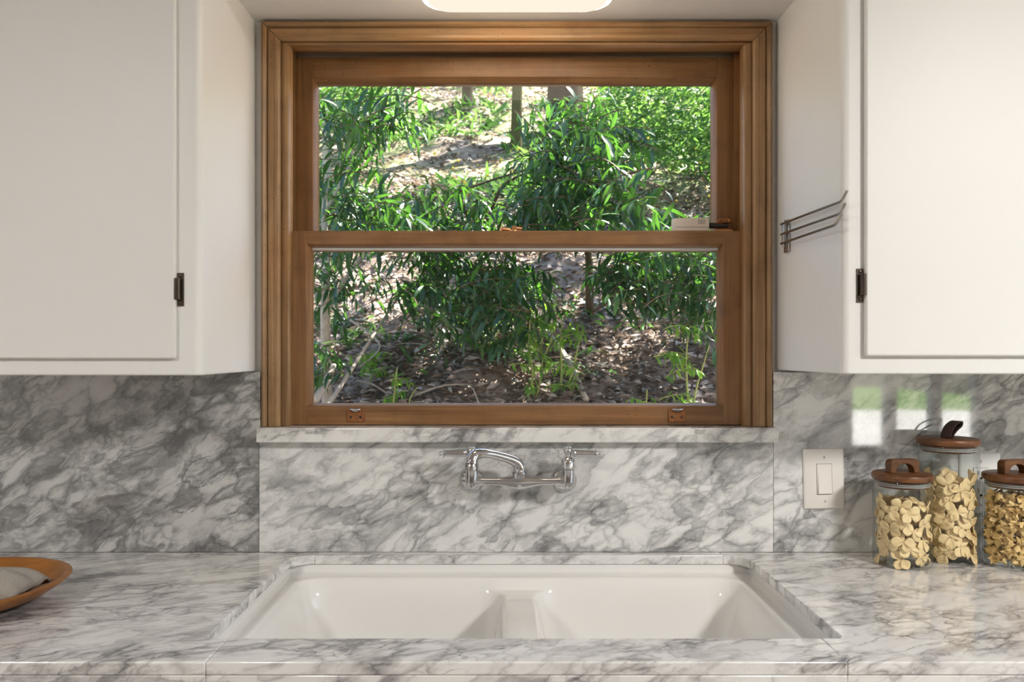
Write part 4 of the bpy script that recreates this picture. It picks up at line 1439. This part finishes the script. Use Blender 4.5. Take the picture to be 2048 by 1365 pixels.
# young lime-green saplings
GL = 'young lime-green saplings'
for (px, y, top, spread, nb, lab) in ((1062, 4.05, 640, 24, 9, 'tall lime-green sapling with yellow stems below the dark shrub'),
                                      (1120, 4.1, 640, 30, 9, 'lime-green sapling beside the fallen spotted branch'),
                                      (1375, 3.9, 650, 34, 11, 'lime-green sapling near the right edge of the lower pane'),
                                      (960, 4.5, 640, 30, 8, 'small bright green sapling left of the middle of the lower pane'),
                                      (1290, 3.85, 780, 26, 5, 'low green seedling at the bottom of the lower pane'),
                                      (1080, 4.6, 570, 20, 4, 'single pale green shoot at the centre of the lower pane'),
                                      (790, 3.9, 735, 22, 5, 'dark little seedling at the lower left of the view'),
                                      (735, 4.4, 700, 22, 4, 'small lime-green seedling on the leaf litter at the left')):
    b = gpt(px, y)
    tp = at(px + random.uniform(-8, 8), top, y - 0.05)
    blobs = []
    py_b = CY - (b.z - CAM_Z) * F_PX / y
    for i in range(4):
        f = (i + 0.8) / 4
        blobs.append((px, py_b + (top - py_b) * f, spread, 20, y - 0.15, y + 0.1, max(1, nb // 4 + (1 if i > 1 else 0))))
    plant('young_sapling', lab, 'sapling', GL, b, [(arc_pts(b, tp, 0, 4, 0.012), 0.007, 0.003), (arc_pts(b + Vector((0.03, 0, 0)), tp + Vector((0.1, 0, -0.1)), 0, 4, 0.012), 0.006, 0.003)],
          blobs, M['leaf_lime'], LIME_ME, 0.052, 14, M['stem_green'], ratio=0.16)
# leaning bare branches, left of the lower pane
for pts, r, lab in (([at(632, 845, 3.7), at(690, 760, 3.9), at(760, 650, 4.3), at(810, 575, 4.7)], 0.012, 'bare leaning grey branch crossing the lower left of the view'),
                    ([at(628, 805, 3.6), at(650, 770, 3.7), at(668, 730, 3.8)], 0.020, 'thick broken grey limb at the bottom left corner of the glass'),
                    ([at(700, 640, 4.6), at(760, 690, 4.5), at(720, 735, 4.3)], 0.007, 'thin bent dead twig on the leaf litter'),):
    o = MB().tube(pts, [r, r * 0.85, r * 0.6, r * 0.35][:len(pts)], 8, smooth=5).build('bare_branch', M['bark_pale'], None, 'all')
    tag(o, lab, 'branch')
GT = 'dead twigs lying on the leaf litter'
for k in range(26):
    y_ = random.uniform(3.8, 6.2)
    p_ = gpt(random.uniform(640, 1430), y_)
    an = random.uniform(0, PI)
    ln = random.uniform(0.12, 0.45)
    q_ = Vector((p_.x + ln * math.cos(an), p_.y + ln * math.sin(an) * 0.5, 0))
    q_.z = float(ground_z(np.array(q_.x), np.array(q_.y))) + random.uniform(0.02, 0.10)
    r_ = random.uniform(0.003, 0.007)
    o = MB().tube([p_ + Vector((0, 0, 0.02)), p_.lerp(q_, 0.5) + Vector((0, 0, random.uniform(0.02, 0.05))), q_], [r_, r_ * 0.8, r_ * 0.4], 6, smooth=3).build('dead_twig', M['bark_pale'] if k % 3 else M['twig'], None, 'all')
    tag(o, 'thin dead twig lying on the fallen leaves of the slope', 'twig', GT)
# fallen spotted stick
a_, b_ = gpt(1100, 4.75), gpt(1172, 4.0)
o = MB().tube([a_ + Vector((0, 0, 0.06)), a_.lerp(b_, 0.5) + Vector((0.01, 0, 0.06)), b_ + Vector((0, 0, 0.03))], [0.012, 0.018, 0.016], 10, smooth=4).build('fallen_branch', M['bark_pale'], None, 'all')
tag(o, 'pale spotted branch lying on the ground in the lower pane', 'branch')

# leaf litter (cannot be counted)
def scatter(n, y0, y1, lift=0.012, power=1.6, margin=160):
    y = y0 + (y1 - y0) * RNG.random(n) ** power
    px = RNG.uniform(630 - margin, 1440 + margin, n)
    X = (px - CX) * y / F_PX
    z = ground_z(X, y) + RNG.uniform(0, lift, n)
    return np.stack([X, y, z], 1)


def noise_mask(P, sc, thr, off=0.0):
    v = np.array([mnoise.noise(Vector((p[0] * sc + off, p[1] * sc, p[2] * sc))) for p in P])
    return v > thr


P = np.concatenate([scatter(42000, 3.3, 8.5, 0.03, 1.5, 520), scatter(24000, 7.5, 16.0, 0.03, 1.1, 520)])
n = len(P)
o = add_cards('leaf_litter', M['litter'], P, rnd_dirs(n, -0.25, 0.5), rnd_dirs(n, 0.3, 1.0), RNG.uniform(0.025, 0.080, n) * (0.7 + 0.07 * P[:, 1]), RNG.uniform(0.006, 0.018, n) * (0.7 + 0.07 * P[:, 1]), None, 0.25, 0.35, 2)
tag(o, 'dry brown and pale fallen leaves covering the hillside', 'leaf litter', kind='stuff')
# weeds on the upper slope
P = scatter(5500, 4.3, 7.0, 0.02, 1.0, 420)
P = P[noise_mask(P, 1.6, 0.06, 9.0)]
n = len(P)
o = add_cards('ground_weeds', M['weed'], P, rnd_dirs(n, 0.1, 0.95), rnd_dirs(n, 0.2, 1.0), RNG.uniform(0.04, 0.12, n), RNG.uniform(0.006, 0.014, n), None, 0.5, 0.2, 2)
tag(o, 'sparse small weeds sprouting through the fallen leaves below the shrubs', 'weeds', kind='stuff')
P = scatter(34000, 5.5, 16.0, 0.02, 1.2, 520)
P = P[noise_mask(P, 0.8, 0.08)]
n = len(P)
o = add_cards('ground_weeds', M['weed'], P, rnd_dirs(n, 0.25, 0.95), rnd_dirs(n, 0.2, 1.0), RNG.uniform(0.07, 0.24, n), RNG.uniform(0.008, 0.028, n), None, 0.5, 0.2, 2)
tag(o, 'low green weeds and grass over the upper slope', 'weeds', kind='stuff')
# bank of tall weeds at the upper right and upper left
def bank(name, px0, px1, py0, py1, y0, y1, n, label):
    y = RNG.uniform(y0, y1, n)
    px = RNG.uniform(px0, px1, n)
    py = RNG.uniform(py0, py1, n)
    P = np.stack([(px - CX) * y / F_PX, y, CAM_Z + (CY - py) * y / F_PX], 1)
    gz = ground_z(P[:, 0], P[:, 1])
    P[:, 2] = np.maximum(P[:, 2], gz + 0.02)
    P = P[P[:, 2] < gz + 1.5]
    n = len(P)
    o = add_cards(name, M['weed'], P, rnd_dirs(n, -0.5, 0.8), rnd_dirs(n, 0.2, 1.0), RNG.uniform(0.05, 0.13, n), RNG.uniform(0.009, 0.022, n), None, 0.4, 0.25, 2)
    return tag(o, label, 'undergrowth', kind='stuff')


bank('undergrowth', 1200, 1800, 90, 330, 6.5, 9.5, 15000, 'tangled green undergrowth with yellow flowers at the upper right')
bank('undergrowth', 560, 800, 110, 260, 7.5, 11.0, 3200, 'tangled green undergrowth between the trunks at the upper left')
# yellow blossoms
m = MB()
for k in range(70):
    if k < 34:
        p = at(random.uniform(860, 1110), random.uniform(290, 460), random.uniform(4.6, 5.6))
    else:
        p = at(random.uniform(1180, 1430), random.uniform(170, 420), random.uniform(6.4, 8.0))
    m.sphere(p, random.uniform(0.004, 0.012), seg=6)
tag(m.build('yellow_blossoms', M['blossom']), 'tiny yellow blossoms dotted over the undergrowth', 'blossoms', kind='stuff')


# trees with crowns above the window's view
def tree(base, r, height, lean, mat, label, crown_r, crown_n, crown_h, group='trees on the hillside', bark=0.0):
    t = empty('tree', base)
    tag(t, label, 'tree', group)
    rings = []
    n = 28
    for k in range(22):
        f = k / 21
        z = -0.4 + (height + 0.4) * f ** 1.7
        rad = r * (1.0 + 0.55 * math.exp(-(z + 0.4) / (3 * r))) * (1 - 0.6 * f)
        cx, cy = base.x + lean[0] * z, base.y + lean[1] * z
        ring = []
        for i in range(n):
            a = 2 * PI * i / n
            g = 1 + bark * (0.6 * math.sin(i * 2.4 + 0.6 * math.sin(k * 1.3)) + 0.4 * math.sin(i * 5.1 + k * 0.8))
            ring.append((cx + rad * g * math.cos(a), cy + rad * g * math.sin(a), base.z + z))
        rings.append(ring)
    MB().rings(rings).build('trunk', mat, t, True, angle=60)
    if crown_n:
        c = np.array([base.x + lean[0] * height, base.y + lean[1] * height, base.z + crown_h])
        D = rnd_dirs(crown_n)
        rr_ = RNG.uniform(0.15, 1.0, crown_n) ** 0.5
        P = c + D * (rr_ * crown_r)[:, None] * np.array([1, 1, 0.55])
        # clumps leave gaps for the sun
        keep = noise_mask(P, 0.95, 0.10, base.x)
        P = P[keep]
        k = len(P)
        o = add_cards('crown', M['crown'], P, rnd_dirs(k), rnd_dirs(k), RNG.uniform(0.12, 0.30, k), RNG.uniform(0.035, 0.08, k), t, 0.3, 0.3, 2)
        tag(o, kind='stuff')
    return t


V3 = Vector
tree(gpt(1130, 10.6), 0.23, 14, (0.0, 0.01), M['bark'], 'thick dark-barked trunk at the top of the upper pane', 3.2, 5200, 12.0, bark=0.06)
tree(gpt(1032, 9.8), 0.075, 10, (0.02, 0.0), M['bark_moss'], 'thin mossy trunk left of the thick trunk', 2.2, 2200, 9.5)
tree(gpt(935, 12.0), 0.09, 11, (0.0, 0.02), M['bark'], 'slim dark trunk at the top centre of the upper pane', 2.4, 2600, 9.5)
tree(gpt(655, 8.8), 0.060, 9, (-0.02, 0.0), M['bark_pale'], 'pale trunk beside the left edge of the upper pane', 2.2, 2400, 8.5)
tree(gpt(705, 11.2), 0.10, 11, (0.01, 0.0), M['bark_moss'], 'mossy trunk in the upper left corner of the view', 2.6, 2600, 10.0)
tree(gpt(733, 10.2), 0.05, 9, (-0.03, 0.0), M['bark'], 'spindly dark trunk at the upper left among the weeds', 2.0, 1600, 9.0)
# trees beside the view whose crowns shade the slope
for (x, y, cr, cn, ch, lab) in ((2.95, 5.9, 2.3, 2600, 6.4, 'unseen slim tree added right of the window view to shade the slope'),  # out of view, added to shade the ground below the lower pane
                                (4.6, 6.2, 3.0, 6000, 8.5, 'broad tree on the slope to the right of the window view'),
                                (7.2, 9.5, 3.4, 5200, 10.0, 'tall tree higher up to the right, outside the window view'),
                                (-4.5, 6.5, 2.8, 3600, 8.0, 'broad tree on the slope to the left of the window view'),
                                (5.6, 13.5, 3.6, 4800, 11.0, 'distant tree at the top of the slope on the right'),
                                (2.6, 17.0, 4.0, 5200, 8.0, 'distant tree at the top of the slope in the middle'),
                                (-3.6, 16.5, 4.0, 5200, 8.0, 'distant tree at the top of the slope on the left')):
    b = V3((x, y, float(ground_z(np.array(x), np.array(y)))))
    tree(b, 0.16, ch, (0.0, 0.0), M['bark'], lab, cr, cn, ch)

# outside behind the camera: deck, lawn and two trees mirrored in the marble
tag(MB().box(-14, 16, -30, RY0 - 0.16, -0.25, -0.15).build('ground_garden', M['lawn']), 'garden ground behind the room, mirrored in the marble', kind='structure')
tag(MB().box(-1, 11, -15.5, RY0 - 0.16, -0.149, -0.05).build('ground_deck', M['deck']), 'pale deck outside the rear windows', kind='structure')
for (x, y, cr, lab) in ((8.4, -18, 2.8, 'garden tree behind the room, nearer the corner'), (4.6, -19, 3.0, 'garden tree behind the room, farther off')):
    tree(V3((x, y, -0.15)), 0.15, 3.2, (0, 0), M['bark'], lab, cr, 3600, 2.6, group='garden trees behind the room')
